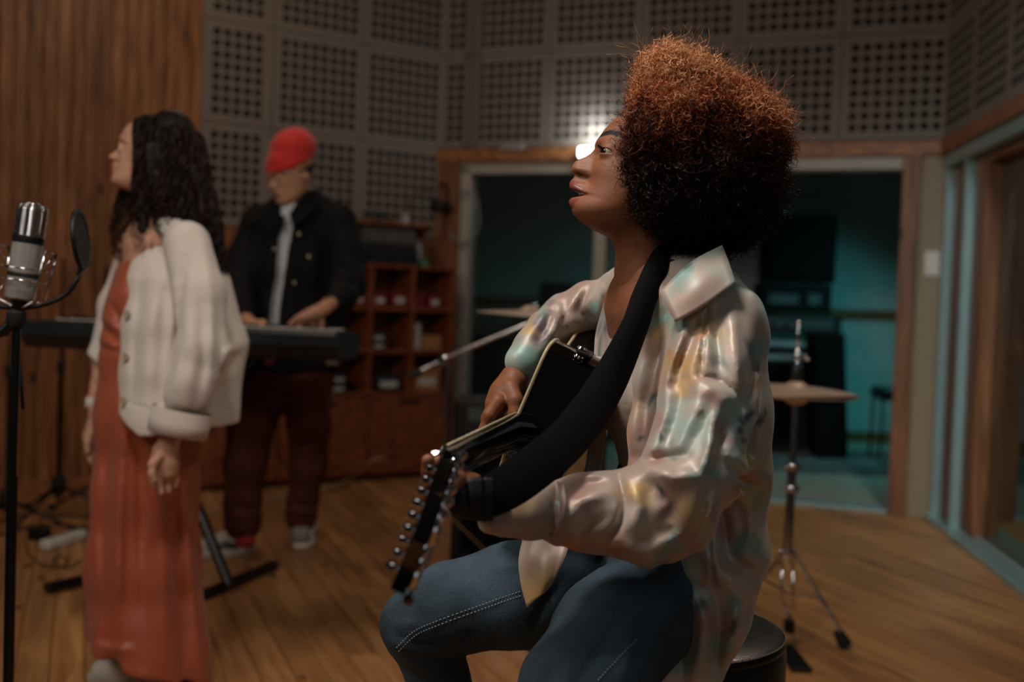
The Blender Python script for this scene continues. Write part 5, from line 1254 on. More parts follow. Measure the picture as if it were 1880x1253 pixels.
# open front: carve a deep V down to the tank top
F.chain(*pxl([(1126,480,1.87,24),(1118,560,1.88,38),(1103,660,1.88,45),(1100,780,1.88,47),(1100,900,1.88,50),(1100,1010,1.88,60)]), k=.01, flat=(Lg,1.1), op='s')
F.chain(*pxl([(1204,548,1.715,24),(1203,610,1.715,30),(1203,700,1.71,32),(1197,790,1.70,34),(1188,860,1.69,36)]), k=.03)
F.halfspace(P(1250,1330,1.78), (0,0,-1), k=.01)
fs_ = [(-.008,4.5,[(1285,690),(1321,699),(1354,720),(1358,738)]),(.009,14,[(1290,712),(1322,720),(1345,742)]),(.012,15,[(1292,715),(1272,790),(1262,860)]),(-.009,14,[(1256,705),(1240,770),(1222,830)]),(.006,14,[(1232,735),(1208,800),(1192,850)]),
       (.013,15,[(1308,820),(1286,874),(1240,878),(1188,862)]),(-.012,11,[(1282,770),(1262,835),(1222,842),(1170,846)]),(-.010,11,[(1334,750),(1318,830),(1300,900),(1275,985)]),(.010,12,[(1318,740),(1306,800),(1300,850)]),
       (-.012,7,[(1136,876),(1147,925),(1138,960),(1112,998)]),(.009,13,[(1165,885),(1174,930),(1160,985)]),(-.011,18,[(1205,905),(1238,922),(1225,965)]),(.008,12,[(1130,1000),(1190,1014),(1245,985)]),
       (.009,12,[(1034,968),(1068,922),(1110,905)]),(-.009,10,[(1036,908),(1075,890),(1120,886)]),(-.007,9,[(1035,1002),(1078,965),(1114,950)]),(-.007,4,[(1022,885),(1016,940),(1010,992)]),(.006,6,[(1034,888),(1030,940),(1022,995)]),
       (.010,16,[(1290,1000),(1325,1058),(1362,1090)]),(-.010,13,[(1325,960),(1348,1030),(1388,1060)]),(.010,16,[(1350,880),(1378,940),(1385,1020)]),(-.009,12,[(1318,900),(1332,980),(1328,1060)]),(.011,14,[(1186,1040),(1200,1150),(1218,1253)]),(-.012,12,[(1220,1050),(1240,1150),(1258,1253)]),
       (.010,15,[(1262,1060),(1288,1150),(1290,1253)]),(-.009,12,[(1308,1080),(1322,1160),(1304,1240)]),(.008,13,[(1350,1110),(1342,1190)]),(-.007,3.5,[(1298,560),(1292,630),(1284,692)]),(-.008,13,[(1290,575),(1262,640),(1235,700)]),(.010,12,[(1262,590),(1240,650),(1212,730)]),(-.009,12,[(1222,580),(1208,650),(1188,740),(1176,830)]),
       (.009,12,[(1342,560),(1350,640),(1358,712)]),(-.009,9,[(1312,600),(1318,650),(1320,692)]),(-.008,8,[(1388,640),(1376,705),(1358,748),(1340,790)]),(.008,12,[(1392,700),(1396,790),(1388,850)]),(.009,13,[(1340,830),(1372,862),(1396,872)]),(-.008,7,[(1335,850),(1362,888),(1396,900)]),(-.006,3.5,[(1300,960),(1306,1030),(1310,1078)]),
       (.006,8,[(1060,545),(1040,575),(1060,600)]),(-.007,6,[(1080,530),(1062,565),(1085,598)]),(.006,8,[(1110,510),(1100,560),(1105,600)]),(-.007,6,[(1012,572),(1002,600),(985,625)]),(.007,8,[(1030,568),(1020,600),(1000,640)]),(-.006,6,[(1040,560),(1030,600),(1050,615)])]
def shirt_disp(X,Y,Z):
    px, py, dz = proj(X,Y,Z); f = folds(px, py, fs_)
    u_ = px*.010+py*.0022; n1 = vn(px*.030+py*.006, py*.0048, Y*6)-.5; n2 = 1-np.abs(2*vn(px*.020+4+py*.004, py*.0042, Y*5+3)-1)
    n1 = n1*.6; n2 = n2*.75+.15; arm = np.clip((py-820)/120,0,1)*np.clip((1260-px)/80,0,1)
    return f*.95+(.010*n1+.009*(n2-.6))*(1-.6*arm)
F.disp(shirt_disp)
SV, SQ = F.mesh(); SV = relax(SV, SQ, 7, .6)
# the dye pattern: blots soaked into the cloth, stored on the mesh
BL = {'p_cream': [(1310,540,40),(1345,600,45),(1330,680,35),(1210,640,26),(1255,760,30),(1140,950,40),(1070,960,35),(1385,980,40),(1350,1080,35),(1180,1000,30),(1060,590,30),(1100,520,30)],
 'p_pink': [(1300,730,38),(1320,790,35),(1190,760,26),(1215,925,38),(1065,905,26),(1180,830,24),(1255,1000,40),(1290,1130,30),(1225,1180,30),(1330,960,26)],
 'p_yellow': [(1262,655,34),(1248,700,26),(1385,835,30),(1360,860,28),(985,598,22),(1075,600,16),(1160,900,20),(1135,560,16),(1385,900,22),(1240,1090,20)],
 'p_teal': [(1225,572,26),(1215,600,20),(1290,858,26),(1262,872,22),(1232,1000,26),(958,655,30),(1010,560,24),(1080,545,20),(1370,1010,26),(1195,1120,22),(1205,1220,26),(1320,1180,26),(1395,650,22),(1035,918,16),(1345,1100,20)],
 'p_orange': [(1392,858,18),(1370,880,14),(1398,700,14),(1250,640,12),(1110,575,12),(1280,610,14),(1345,900,14),(1300,1060,14)],
 'p_dark': [(1390,758,11),(1378,768,13),(1366,790,13),(1362,815,10),(1285,1105,16),(1270,1130,12),(1228,930,14),(1195,905,12),(1340,1150,14),(1190,790,10),(1240,1160,14),(1175,720,10)]}
px_, py_, dz_ = proj(SV[:,0], SV[:,1], SV[:,2]); jx = px_+34*(vn(SV[:,0]*16,SV[:,1]*16,SV[:,2]*16)-.5)*2+14*(vn(SV[:,0]*50,SV[:,1]*50,SV[:,2]*50)-.5)*2; jy = py_+34*(vn(SV[:,0]*16+9,SV[:,1]*16,SV[:,2]*16)-.5)*2+14*(vn(SV[:,0]*50+9,SV[:,1]*50,SV[:,2]*50)-.5)*2
PA = {}
for kk, bl in BL.items():
    a_ = np.zeros(len(SV))
    for (bx, by, br) in bl: a_ = np.maximum(a_, np.clip(1.5-1.5*np.hypot(jx-bx, jy-by)/(br*1.15), 0, 1))
    PA[kk] = a_*(.8 if kk != 'p_dark' else .9)
sh_ = obj('shirt', SV, SQ, satin, gp, smooth=True, attrs=PA)
lite = satin
# near collar leaf, stand and far collar edge
patch('collar', [[(1212,537,1.645),(1224,563,1.628),(1240,592,1.614)],[(1266,484,1.65),(1279,524,1.615),(1293,562,1.602)],[(1326,451,1.67),(1339,485,1.635),(1350,519,1.612)]], satin, sh_, .003)
patch('collar', [[(1235,475,1.75),(1280,455,1.76),(1326,451,1.72)],[(1240,505,1.73),(1285,490,1.73),(1335,480,1.72)]], satin, sh_, .003)
patch('front_edge', [[(1134,494,1.90),(1152,488,1.86),(1166,500,1.80)],[(1111,555,1.90),(1134,560,1.84),(1153,574,1.775)],[(1096,610,1.90),(1118,614,1.84),(1139,622,1.775)],[(1092,655,1.90),(1108,668,1.86),(1122,672,1.79)]], satin, sh_, .003, ripple=.01)
patch('front_edge', [[(1108,740,1.88),(1092,742,1.90)],[(1112,800,1.88),(1082,805,1.90)],[(1104,870,1.87),(1072,870,1.89)],[(1085,930,1.84),(1050,930,1.86)],[(1060,985,1.79),(1000,975,1.80)]], satin, sh_, .003, ripple=.012)
patch('shirt_tail', [[(962,985,1.795),(1000,975,1.79),(1048,985,1.77)],[(953,1030,1.775),(985,1025,1.765),(1040,1020,1.745)],[(957,1075,1.765),(985,1068,1.755),(1025,1055,1.74)],[(968,1117,1.76),(985,1098,1.755),(1010,1078,1.745)]], satin, sh_, .003, ripple=.02)
patch('cuff', [[(1022,884,1.515),(1030,930,1.505),(1010,992,1.52)],[(1035,890,1.512),(1040,935,1.50),(1024,1000,1.518)]], satin, sh_, .004)

# ------------------------------------------------------------------ GUITAR
J = P(938,790,1.75); Nn = P(812,856,1.37); ga = nrm(Nn-J); gv = nrm(V3(.36,0,.93)-ga*np.dot(V3(.36,0,.93), ga)); gn = np.cross(ga, gv); 
if gn[0] > 0: gn = -gn            # out of the soundboard, to the left
gt = thing('acoustic_guitar', J-gv*.2, 'black acoustic guitar with cream edge binding held on the lap', 'guitar')
gloss = mat('black_lacquer', '060606', rough=.10, coat=.6, var=.02); cream = mat('cream_binding', 'b8a884', rough=.35); rosew = mat('fingerboard', '2a1710', rough=.4)
side = [(0,.028),(.004,.075),(.008,.118),(.022,.140),(.06,.148),(.10,.143),(.15,.124),(.19,.122),(.24,.145),(.30,.178),(.37,.198),(.43,.195),(.48,.165),(.505,.10),(.51,.0)]
low = [(a, -b) for a, b in side][::-1]
low = [q for q in low if q[0] > .1]+[(.10,-.138),(.075,-.125),(.05,-.09),(.03,-.05),(0,-.028)]
loop = np.array(side+low[1:]); loop = np.vstack([cr(loop, 4)])
def gp_(s_, v_, t_): return J-ga*s_+gv*v_-gn*t_
TH = .10
n_ = len(loop); V = []
rowsT = [0, .004, .03, .07, TH-.003, TH]; 
for i, t_ in enumerate(rowsT):
    for s_, v_ in loop: V.append(gp_(s_, v_, t_))
V = list(V); F_ = [(r*n_+i, r*n_+(i+1)%n_, (r+1)*n_+(i+1)%n_, (r+1)*n_+i) for r in range(len(rowsT)-1) for i in range(n_)]
c0_ = len(V); V.append(gp_(.3,0,-.0)); V.append(gp_(.3,0,TH+.008))
F_ += [(i, (i+1)%n_, c0_) for i in range(n_)]+[((len(rowsT)-1)*n_+i, (len(rowsT)-1)*n_+(i+1)%n_, c0_+1) for i in range(n_)]
o = obj('body', V, F_, gloss, gt); o.data.polygons.foreach_set('use_smooth', np.ones(len(o.data.polygons), bool)); o.data.set_sharp_from_angle(angle=math.radians(45))
b = MB(); b.tube([gp_(s_, v_, .0015) for s_, v_ in np.vstack([loop, loop[:1]])], .0032, 6, cap=False); b.build('binding', cream, gt, smooth=True)
b = MB(); b.lathe([(.052,0),(.052,.0012),(.048,.0014)], gp_(.11,0,0), gn, 40); b.build('sound_hole', mat('hole','050303'), gt)
b = MB(); b.box(gp_(.31,0,-.006), (.03,.17,.012), np.stack([ga, gv, gn], 1), .003); b.build('bridge', rosew, gt)
NL = np.linalg.norm(Nn-J)
def loft(name, secs, m_, parent, smooth='auto'):
    V = []; n_ = len(secs[0])
    for s_ in secs: V += list(s_)
    F_ = [(r*n_+i, r*n_+(i+1)%n_, (r+1)*n_+(i+1)%n_, (r+1)*n_+i) for r in range(len(secs)-1) for i in range(n_)]+[tuple(range(n_))[::-1], tuple((len(secs)-1)*n_+i for i in range(n_))]
    o = obj(name, V, F_, m_, parent); o.data.polygons.foreach_set('use_smooth', np.ones(len(o.data.polygons), bool)); o.data.set_sharp_from_angle(angle=math.radians(40)); return o
def nsec(s_, w_, t_, c=None):
    c = J+ga*s_ if c is None else c; a = np.linspace(0, math.pi, 9)
    return [c+gv*(w_*math.cos(x))-gn*(t_*math.sin(x)) for x in a]
loft('neck', [nsec(-.02,.028,.055), nsec(0.0,.028,.05), nsec(.04,.028,.026), nsec(NL*.6,.026,.022), nsec(NL-.02,.024,.02), nsec(NL+.02,.026,.018)], gloss, gt)
b = MB(); b.box(J+ga*(NL/2-.05)+gn*.003, (NL+.10,.054,.006), np.stack([ga, gv, gn], 1), .0015); b.build('fingerboard', rosew, gt)
b = MB(); b.tube([J-ga*.0+gv*.0275+gn*.003, J+ga*NL+gv*.0255+gn*.003], .0022, 6); b.build('neck_binding', cream, gt, smooth=True)
b = MB()
for i in range(13): s_ = NL-(NL+.06)*(1-2**(-i/12))*1.35-.004; b.box(J+ga*s_+gn*.007, (.0018,.053,.0016), np.stack([ga, gv, gn], 1))
b.build('frets', chrome, gt)
b = MB()
for i in range(6):
    for dd_ in (-.0011,.0011): b.tube([J-ga*.31+gv*((i-2.5)*.0095+dd_)+gn*.010, J+ga*NL+gv*((i-2.5)*.0080+dd_)+gn*.0085], .00045, 4, cap=False)
b.build('strings', mat('string_steel','d8d2c4',rough=.2,metal=1.0), gt, smooth=True)
# slotted style 12-string head, tuners on both edges
H0 = P(806,872,1.375); H1p = P(752,1032,1.165); ha = nrm(H1p-H0); hv = nrm(gv-ha*np.dot(gv, ha)); hn = np.cross(ha, hv); hn = -hn if hn[0] > 0 else hn; HL = np.linalg.norm(H1p-H0)
def hp_(s_, v_, t_): return H0+ha*s_+hv*v_+hn*t_
ol = [(-.012,.024),(.02,.036),(.05,.040),(HL*.6,.041),(HL-.01,.045),(HL+.012,.030),(HL+.004,0),(HL+.012,-.030),(HL-.01,-.045),(HL*.6,-.041),(.05,-.040),(.02,-.036),(-.012,-.024)]
loft('headstock', [[hp_(a,v_,.008) for a,v_ in ol],[hp_(a,v_,-.008) for a,v_ in ol]], gloss, gt)
for i in range(6):
    s_ = .045+i*(HL-.065)/5
    for sg in (-1,1):
        g_ = MB(); g_.box(hp_(s_, sg*.028, -.013), (.017,.022,.010), np.stack([ha,hv,hn],1), .003); g_.lathe([(.0042,0),(.0042,.008),(.0050,.009),(.0046,.011)], hp_(s_, sg*.024, .008), hn, 12); tn_ = g_.build('tuner', chrome, gt, smooth='auto')
        k_ = MB(); k_.tube([hp_(s_, sg*.036, -.014), hp_(s_, sg*.050, -.015)], .0018, 8); k_.lathe([(.002,0),(.0052,.002),(.0062,.006),(.0045,.010),(.002,.011)], hp_(s_, sg*.048, -.015), hv*sg, 12); k_.build('tuner_knob', chrome if sg > 0 else mat('aged_brass','6d5a3c',rough=.3,metal=.9), tn_, smooth='auto')
b = MB(); b.lathe([(.006,0),(.008,.003),(.005,.012),(.008,.016),(.006,.019)], gp_(.02,.140,.05), gv, 14); b.build('strap_button', chrome, gt, smooth='auto')
b = MB(); b.box(gp_(.035,.1505,.055), (.055,.022,.008), np.stack([ga, gn, gv], 1), .003); b.build('preamp_panel', black, gt)
# strap
web = mat('black_webbing', '0a0909', rough=.85, spec=.15, bump=.5, bscale=260, stretch=(1,.3,3))
SP = [(1252,468,1.80,44,(.2,1,0)),(1222,472,1.735,50,0),(1186,540,1.675,48,0),(1163,605,1.65,52,0),(1112,710,1.62,70,0),(1048,800,1.55,80,0),(965,872,1.45,84,0),(905,908,1.385,80,0),(858,918,1.35,72,0)]
ctr = np.array([P(*q[:3]) for q in SP]); wd = np.array([q[3]*q[2]/FPX for q in SP]); cc_ = cr(np.column_stack([ctr, wd]), 9); pc_, wd = cc_[:,:3], cc_[:,3]
T = np.gradient(pc_, axis=0); T /= np.linalg.norm(T, axis=1)[:,None]; vw = nrm_rows(pc_-CAMP); Sd = nrm_rows(np.cross(T, vw)); Nr = np.cross(T, Sd)
V = []; K = 7
for i in range(len(pc_)):
    for j in range(K):
        a = j/(K-1)-.5; V.append(pc_[i]+Sd[i]*wd[i]*a+Nr[i]*(.0)+vw[i]*(.010*(2*a)**2+.012*a))
    for j in range(K-1,-1,-1):
        a = j/(K-1)-.5; V.append(pc_[i]+Sd[i]*wd[i]*a+vw[i]*(.010*(2*a)**2+.012*a+.0028))
F_ = []
n_ = 2*K
for i in range(len(pc_)-1):
    for j in range(n_): F_.append((i*n_+j, i*n_+(j+1)%n_, (i+1)*n_+(j+1)%n_, (i+1)*n_+j))
F_ += [tuple(range(n_))[::-1], tuple((len(pc_)-1)*n_+j for j in range(n_))]
sp_ = obj('strap', V, F_, web, gt, smooth=False); sp_.data.polygons.foreach_set('use_smooth', np.ones(len(sp_.data.polygons), bool)); sp_.data.set_sharp_from_angle(angle=math.radians(50))
patch('strap_end', [[(888,878,1.372),(905,878,1.375)],[(886,915,1.368),(905,915,1.372)],[(884,958,1.372),(904,956,1.376)]], mat('strap_leather','0d0c0c',rough=.5), sp_, .006)
patch('strap_end', [[(812,884,1.372),(850,882,1.362),(888,878,1.368)],[(806,906,1.365),(850,916,1.355),(888,916,1.364)],[(800,935,1.372),(850,952,1.362),(888,958,1.368)]], mat('strap_leather','0d0c0c'), sp_, .006)
b = MB(); p_ = P(1222,478,1.732); b.bar(P(1196,474,1.735), P(1248,482,1.74), .006, .004, up=(0,1,0)); b.build('strap_slider', black, sp_)
# ------------------------------------------------------------------ STANDING SINGER
DW = 3.3
wroot = thing('person', tuple(P(280,1240,DW)*V3(1,1,0)), 'standing person with long dark curly hair, cream cardigan and orange satin dress', 'person')
skin2 = skin('skin_light', 'b98a70', 'a0564a', brow='1d120d')
TW = math.radians(12)
wf = -math.cos(TW)*Rv+math.sin(TW)*Uv-.12*Fv; wu = math.cos(TW)*Uv+math.sin(TW)*Rv
wprof = [(z, x+(3 if -22 < z < 6 else 0)) for z, x in GEN_PROF]
wh = Head(P(277.5,294.5,DW), wf, wu, 1.0, prof=GEN_PROF, h=2.1, mouth=((92,0,-45),(12,17,2.6)))
npt, nr = pxl([(285,330,DW,27),(282,370,DW,26),(283,405,DW,30),(290,440,DW,44)])
wh.neck(npt, nr)
WV = wh.build(lip=((-33,-43.5),(-46.5,-57)), lipw=25, mouthz=True, brow=[(9,29,3),(24,33,3.4),(40,33,3),(54,27,1.6)])
LW = nrm(V3(.16,-.98,0))
F = Field(*bb([P(250,420,3.45), P(360,1250,3.1)-up*.0, P(160,800,3.5), P(340,420,3.1)], .09), .007)
F.chain(*pxl([(283,415,DW,36),(285,450,DW,52),(285,520,DW,56),(288,600,DW,52),(285,700,DW,68),(285,760,DW,72)]), k=.03, flat=(LW,1.5))
F.chain(*pxl([(295,440,3.25,36),(345,455,3.12,24),(352,560,3.10,20),(340,660,3.08,18),(320,740,3.06,18)]), k=.03)
F.chain(*pxl([(275,440,3.35,34),(245,458,3.47,24),(214,560,3.53,19),(190,660,3.53,17),(176,740,3.5,16)]), k=.03)
F.chain(*pxl([(275,760,3.3,50),(270,900,3.28,44),(265,1050,3.25,34),(262,1180,3.22,24),(262,1215,3.22,20)]), k=.03)
F.chain(*pxl([(300,760,3.35,50),(310,900,3.38,44),(320,1050,3.4,34),(330,1190,3.42,22)]), k=.03)
WB_ = F.mesh()
def pr_(rows): return [P(a,b,c) for a,b,c,_ in rows], [r*.001 for *_, r in rows]
w = 3.05
segs = [pr_([(322,775,w,27),(312,806,w,25),(304,828,w,25)])+(.012,), pr_([(304,828,w,26),(304,848,w,27),(303,866,w,25)])+(.012,(nrm(V3(1,.2,0)),1.35))]
for k_, (x0, x1, x2, x3, yy, dd) in enumerate([(287,283,281,284,893,-.030),(296,293,292,296,905,-.012),(306,306,307,309,903,.006),(318,320,322,321,892,.02)]):
    segs.append(pr_([(x0+2,858,w+dd*.5,12),(x1,870,w+dd*.7,10.5),(x2,883,w+dd,9),(x3,yy,w+dd,8)])+(.006,))
segs.append(pr_([(292,838,w-.03,14),(280,852,w-.045,11),(279,870,w-.05,9.5),(284,882,w-.05,8)])+(.008,))
ap = [p for s_ in segs for p in s_[0]]; HA = hand_field(segs, bb(ap,.04), h=.0035)
w = 3.48
segs = [pr_([(176,755,w,22),(174,785,w,22)])+(.012,), pr_([(174,785,w,23),(172,802,w,25),(172,815,w,23)])+(.012,(nrm(V3(1,0,0)),1.2))]
for (x1, x2, x3, yy, dd) in [(165,163,168,850,-.03),(170,168,172,856,-.01),(176,175,178,856,.01),(181,182,183,848,.03)]:
    segs.append(pr_([(x1,812,w+dd,11),(x2-1,828,w+dd,9.5),(x3-2,842,w+dd,8.5),(x3,yy,w+dd,7.5)])+(.006,))
segs.append(pr_([(166,795,w-.03,12),(160,812,w-.04,10),(161,830,w-.045,8.5)])+(.008,))
ap = [p for s_ in segs for p in s_[0]]; HB = hand_field(segs, bb(ap,.04), h=.0035)
V_, Q_, at_ = join([WV, WB_, HA, HB]); obj('body', V_, Q_, skin2, wroot, smooth=True, attrs=at_)
eyes(wh, wroot, gaze=(1,0,.05))
b = MB(); 
for i in range(6): b.box(wh.w((97-abs(i-2.5)*1.6, (i-2.5)*7, -44.5)), (.005,.0066,.005), wh.M, .001)
b.build('teeth', MATS['teeth'], wroot)
b = MB(); b.tube(circ(P(166,833,3.47), .0105, V3(.2,.1,1), 20), .0018, 6, cap=False); b.build('ring', chrome, wroot, smooth=True)
# dress
orange_s = mat('orange_satin', '9c4b2d', rough=.48, var=.05, sheen=.1, spec=.6)
F = Field(*bb([P(160,1250,3.2), P(395,1250,3.4), P(215,470,3.4), P(300,470,3.2), P(280,1000,3.02), P(280,1000,3.58)], .06), .0065)
F.chain(*pxl([(262,520,DW,52),(262,570,DW,62),(268,610,DW,64)]), k=.03, flat=(LW,1.4))
F.chain(*pxl([(268,610,DW,70),(272,650,DW,80),(276,760,DW,92),(270,900,DW,88),(265,1040,DW,94),(272,1150,DW,98),(277,1215,DW,104),(280,1262,DW,106)]), k=.04, flat=(LW,1.08))
F.chain(*pxl([(258,480,3.22,22),(256,540,3.21,40)]), k=.03); F.chain(*pxl([(240,480,3.40,20),(240,540,3.40,36)]), k=.03)
a_ = P(160,1200,3.25); b_ = P(300,1240,3.25); 
F.halfspace(P(228,1184,3.3), (-.36,0,-1), k=.004)
F.chain(*pxl([(262,1262,DW,78),(262,1150,DW,60)]), k=.01, op='s')
dc = P(272,900,DW)
def dress_disp(X,Y,Z):
    px, py, dz = proj(X,Y,Z); a = np.arctan2(Y-dc[1], X-dc[0]); low = np.clip((py-640)/450, 0, 1); t = (py-640)/600
    n1 = vn(a*2.6+1.5*t+9, t*1.3+2, a*0+3)-.5; n2 = 1-np.abs(2*vn(a*2.8-1.2*t+3, t*1.0+8, a*0+5)-1)
    f = folds(px, py, [(.012,9,[(232,700),(222,900),(212,1195)]),(-.014,12,[(255,760),(262,950),(262,1220)]),(.016,14,[(262,720),(288,900),(300,1050),(303,1250)]),(-.012,9,[(330,860),(325,1000),(335,1250)]),(.014,10,[(345,900),(352,1050),(368,1250)]),(-.012,10,[(200,760),(192,950),(185,1190)]),
        (.010,9,[(180,1190),(235,1195)]),(-.008,6,[(190,600),(215,625)]),(.007,5,[(192,585),(218,608)]),(-.007,5,[(205,560),(222,590)]),(.006,5,[(187,622),(214,640)]),(-.006,4,[(183,640),(220,645)])])
    return f+low*(.026*n1+.010*(n2-.6))
F.disp(dress_disp); V_, Q_ = F.mesh(); V_ = relax(V_, Q_, 7, .6); obj('dress', V_, Q_, orange_s, wroot, smooth=True)
b = MB()
for (x0,y0,x1,y1,dd) in ((262,500,292,440,-.10),(232,500,250,442,.06)): b.tube([P(x0,y0,DW+dd), P((x0+x1)/2,(y0+y1)/2,DW+dd-.01), P(x1,y1,DW+dd*.8)], .0035, 6)
b.build('dress_strap', orange_s, wroot, smooth=True)
# cardigan
knit = mat('cream_knit', 'd0c5b9', rough=.85, var=.03, bump=.5, bscale=420, sheen=.2)
F = Field(*bb([P(175,740,3.5), P(450,640,3.3), P(345,412,3.1), P(330,800,3.02), P(240,450,3.5)], .07), .006)
F.chain(*pxl([(318,452,DW,58),(315,520,DW,80),(322,600,DW,94),(326,680,DW,100),(324,760,DW,102),(324,830,DW,100)]), k=.03, flat=(LW,1.45))
F.chain(*pxl([(305,425,3.24,26),(345,445,3.14,32)]), k=.04)
F.chain(*pxl([(345,448,3.13,40),(366,540,3.09,46),(366,640,3.06,50),(352,700,3.05,49),(345,722,3.05,48)]), k=.02)
F.chain(*pxl([(395,520,3.32,26),(425,630,3.32,19),(412,760,3.34,16)]), k=.06)
F.chain(*pxl([(248,448,3.48,26),(212,560,3.52,28),(190,660,3.52,26),(178,735,3.52,20)]), k=.03)
F.halfspace(P(345,788,3.2), (.10,0,-1), k=.003)
F.halfspace(P(225,752,3.2), (-.62,0,-1), k=.004)
# open front and hollow hems
F.chain(*pxl([(215,440,3.34,58),(188,520,3.34,52),(170,620,3.34,55),(158,760,3.34,62),(158,850,3.34,62)]), k=.008, flat=(LW,1.05), op='s')
F.chain(*pxl([(284,380,3.30,34),(276,420,3.30,30)]), k=.01, op='s')
F.chain(*pxl([(322,850,DW,82),(322,765,DW,76)]), k=.006, flat=(LW,1.3), op='s')
cf = [(-.013,8,[(338,475),(328,600),(305,738)]),(.010,12,[(372,450),(388,560),(392,690)]),(-.010,9,[(398,560),(402,680),(388,790)]),(.008,12,[(290,520),(272,620),(270,740)]),(-.008,10,[(305,540),(300,660),(295,740)]),(.010,14,[(345,560),(352,660),(338,740)]),
      (-.008,9,[(372,560),(374,660),(362,740)]),(.008,10,[(330,640),(318,735)]),(-.007,8,[(262,500),(248,620),(244,730)]),(.010,9,[(440,632),(415,650),(405,690)]),(-.008,9,[(432,655),(412,690),(405,760)]),(-.0035,2.2,[(222,732),(250,745),(283,752)]),(-.0035,2.2,[(398,752),(425,752)])]
F.disp(lambda X,Y,Z: folds(*proj(X,Y,Z)[:2], cf)+.008*(vn(X*14,Y*14,Z*4)-.5))
V_, Q_ = F.mesh(); V_ = relax(V_, Q_, 2); cdg = obj('cardigan', V_, Q_, knit, wroot, smooth=True); CV = V_
# folded cuffs: open oval bands
def cuff(c0, c1, u_, v_, r0, r1, nm='cuff', th=.006):
    n_ = 32; V = []; r0 = np.array(r0); r1 = np.array(r1); rows = [(c0,r0,1),(c0*.5+c1*.5,(r0+r1)/2*1.02,1),(c1,r1,1),(c1,r1,.9),(c0*.4+c1*.6,r1,.86)]
    for c_, r_, s_ in rows:
        for i in range(n_):
            t = 2*math.pi*i/n_; V.append(c_+(u_*math.cos(t)*r_[0]+v_*math.sin(t)*r_[1])*s_*(1+.03*math.sin(3*t)))
    F_ = [(r*n_+i, r*n_+(i+1)%n_, (r+1)*n_+(i+1)%n_, (r+1)*n_+i) for r in range(len(rows)-1) for i in range(n_)]
    return obj(nm, V, F_, knit, cdg, smooth=True)
ca, cb = P(336,752,3.05), P(326,798,3.05); cu = nrm(P(385,768,3.05)-P(285,746,3.05)); cv = nrm(np.cross(cb-ca, cu))
cuff(ca, cb, cu, cv, (R_(55,3.05), .072), (R_(54,3.05), .072))
ca, cb = P(172,728,3.5), P(171,748,3.5); cuff(ca, cb, V3(1,0,0), V3(0,1,0), (.022,.03), (.024,.034))
for (x, y) in ((227,578),(224,656),(220,738)):
    q = on_surf(CV, x+6, y, .002, 6); b = MB(); nb = nrm(V3(-.55,-.8,.1)); b.lathe([(.001,-.002),(.011,-.002),(.0125,0),(.012,.003),(.008,.002),(.001,.002)], q, nb, 20); b.build('button', mat('button_horn','a89880',rough=.25), cdg, smooth='auto')
b = MB()
for (x, y) in ((178,700),): b.lathe([(.001,0),(.008,.001),(.009,.003),(.001,.004)], P(x,y,3.4), nrm(V3(-1,-.3,0)), 16)
b.build('button', MATS['button_horn'], cdg, smooth='auto')
# hair: dark core plus long wavy locks
h2 = hairmat('dark_wavy_hair', [(0,'0c0706'),(.5,'1a0f0b'),(1,'33201a')], rough=.55, spec=.22)
cl_ = [(312,226,3.3,22),(314,250,3.3,50),(318,300,3.3,54),(326,350,3.3,56),(338,400,3.3,56),(354,440,3.3,46),(372,475,3.3,34)]
F = Field(*bb([P(250,215,3.3), P(420,500,3.3), P(300,300,3.42), P(300,300,3.18)], .03), .006)
F.chain(*pxl([(q[0],q[1],q[2],q[3]-3) for q in cl_]), k=.02, flat=(Fv,1.05))
F.chain(*pxl([(268,345,3.22,12),(262,385,3.21,16),(268,425,3.2,14),(280,455,3.2,6)]), k=.02); F.chain(*pxl([(235,372,3.38,8),(228,410,3.38,12),(222,450,3.38,8)]), k=.02)
F.disp(lambda X,Y,Z: .012*(vn(X*40,Y*40,Z*15)-.5))
V1_, Q1_ = F.mesh()
F = Field((-120,-100,-110),(75,100,145), 3.5); F.ell((-8,0,42),(104,86,92),k=1); F.ell((-20,0,-30),(72,88,90),k=40); F.halfspace((50,0,40),(1,0,-.3),k=6); F.disp(lambda X,Y,Z: 9*(vn(X*.05,Y*.05,Z*.02)-.5))
V2_, Q2_ = F.mesh(); V_ = np.concatenate([V1_, wh.w(V2_)]); Q_ = np.concatenate([Q1_, Q2_+len(V1_)])
hw = obj('hair', V_, Q_, h2, wroot, smooth=True, attrs={'tone': np.full(len(V_), .15)})
def locks(n_, line, m_, spread, wave, wid, nm, dy=1.05):
    L_ = cr(np.array([[*P(*q[:3]), q[3]*q[2]/FPX] for q in line]), 10); s0 = rng.uniform(0,.35,n_)*spread; out = []; cols = []
    for i in range(n_):
        th = rng.random()*2*math.pi; rho = rng.uniform(.88,1.14); t = np.linspace(s0[i], min(1, s0[i]+rng.uniform(.5,1.0)), m_); idx = t*(len(L_)-1); a = np.floor(idx).astype(int).clip(0,len(L_)-2); f = (idx-a)[:,None]; c = L_[a]*(1-f)+L_[a+1]*f
        ph = rng.random()*6.28; fr_ = rng.uniform(26,40); wv = wave*rng.uniform(.6,1.4)*np.clip(t*3,0.1,1)
        rr = c[:,3]*rho; x = rr*math.cos(th)+wv*np.sin(t*fr_+ph); y = rr*math.sin(th)*dy+wv*np.cos(t*fr_+ph)
        p = c[:,:3]+x[:,None]*Rv+y[:,None]*Fv; p[:,2] += .004*np.sin(t*fr_*.7+ph); out.append(p); cols.append(rng.uniform(.1,1))
    return ribbons(nm, np.array(out), rng.uniform(wid*.6,wid*1.4,n_), h2, hw, cols=np.array(cols))
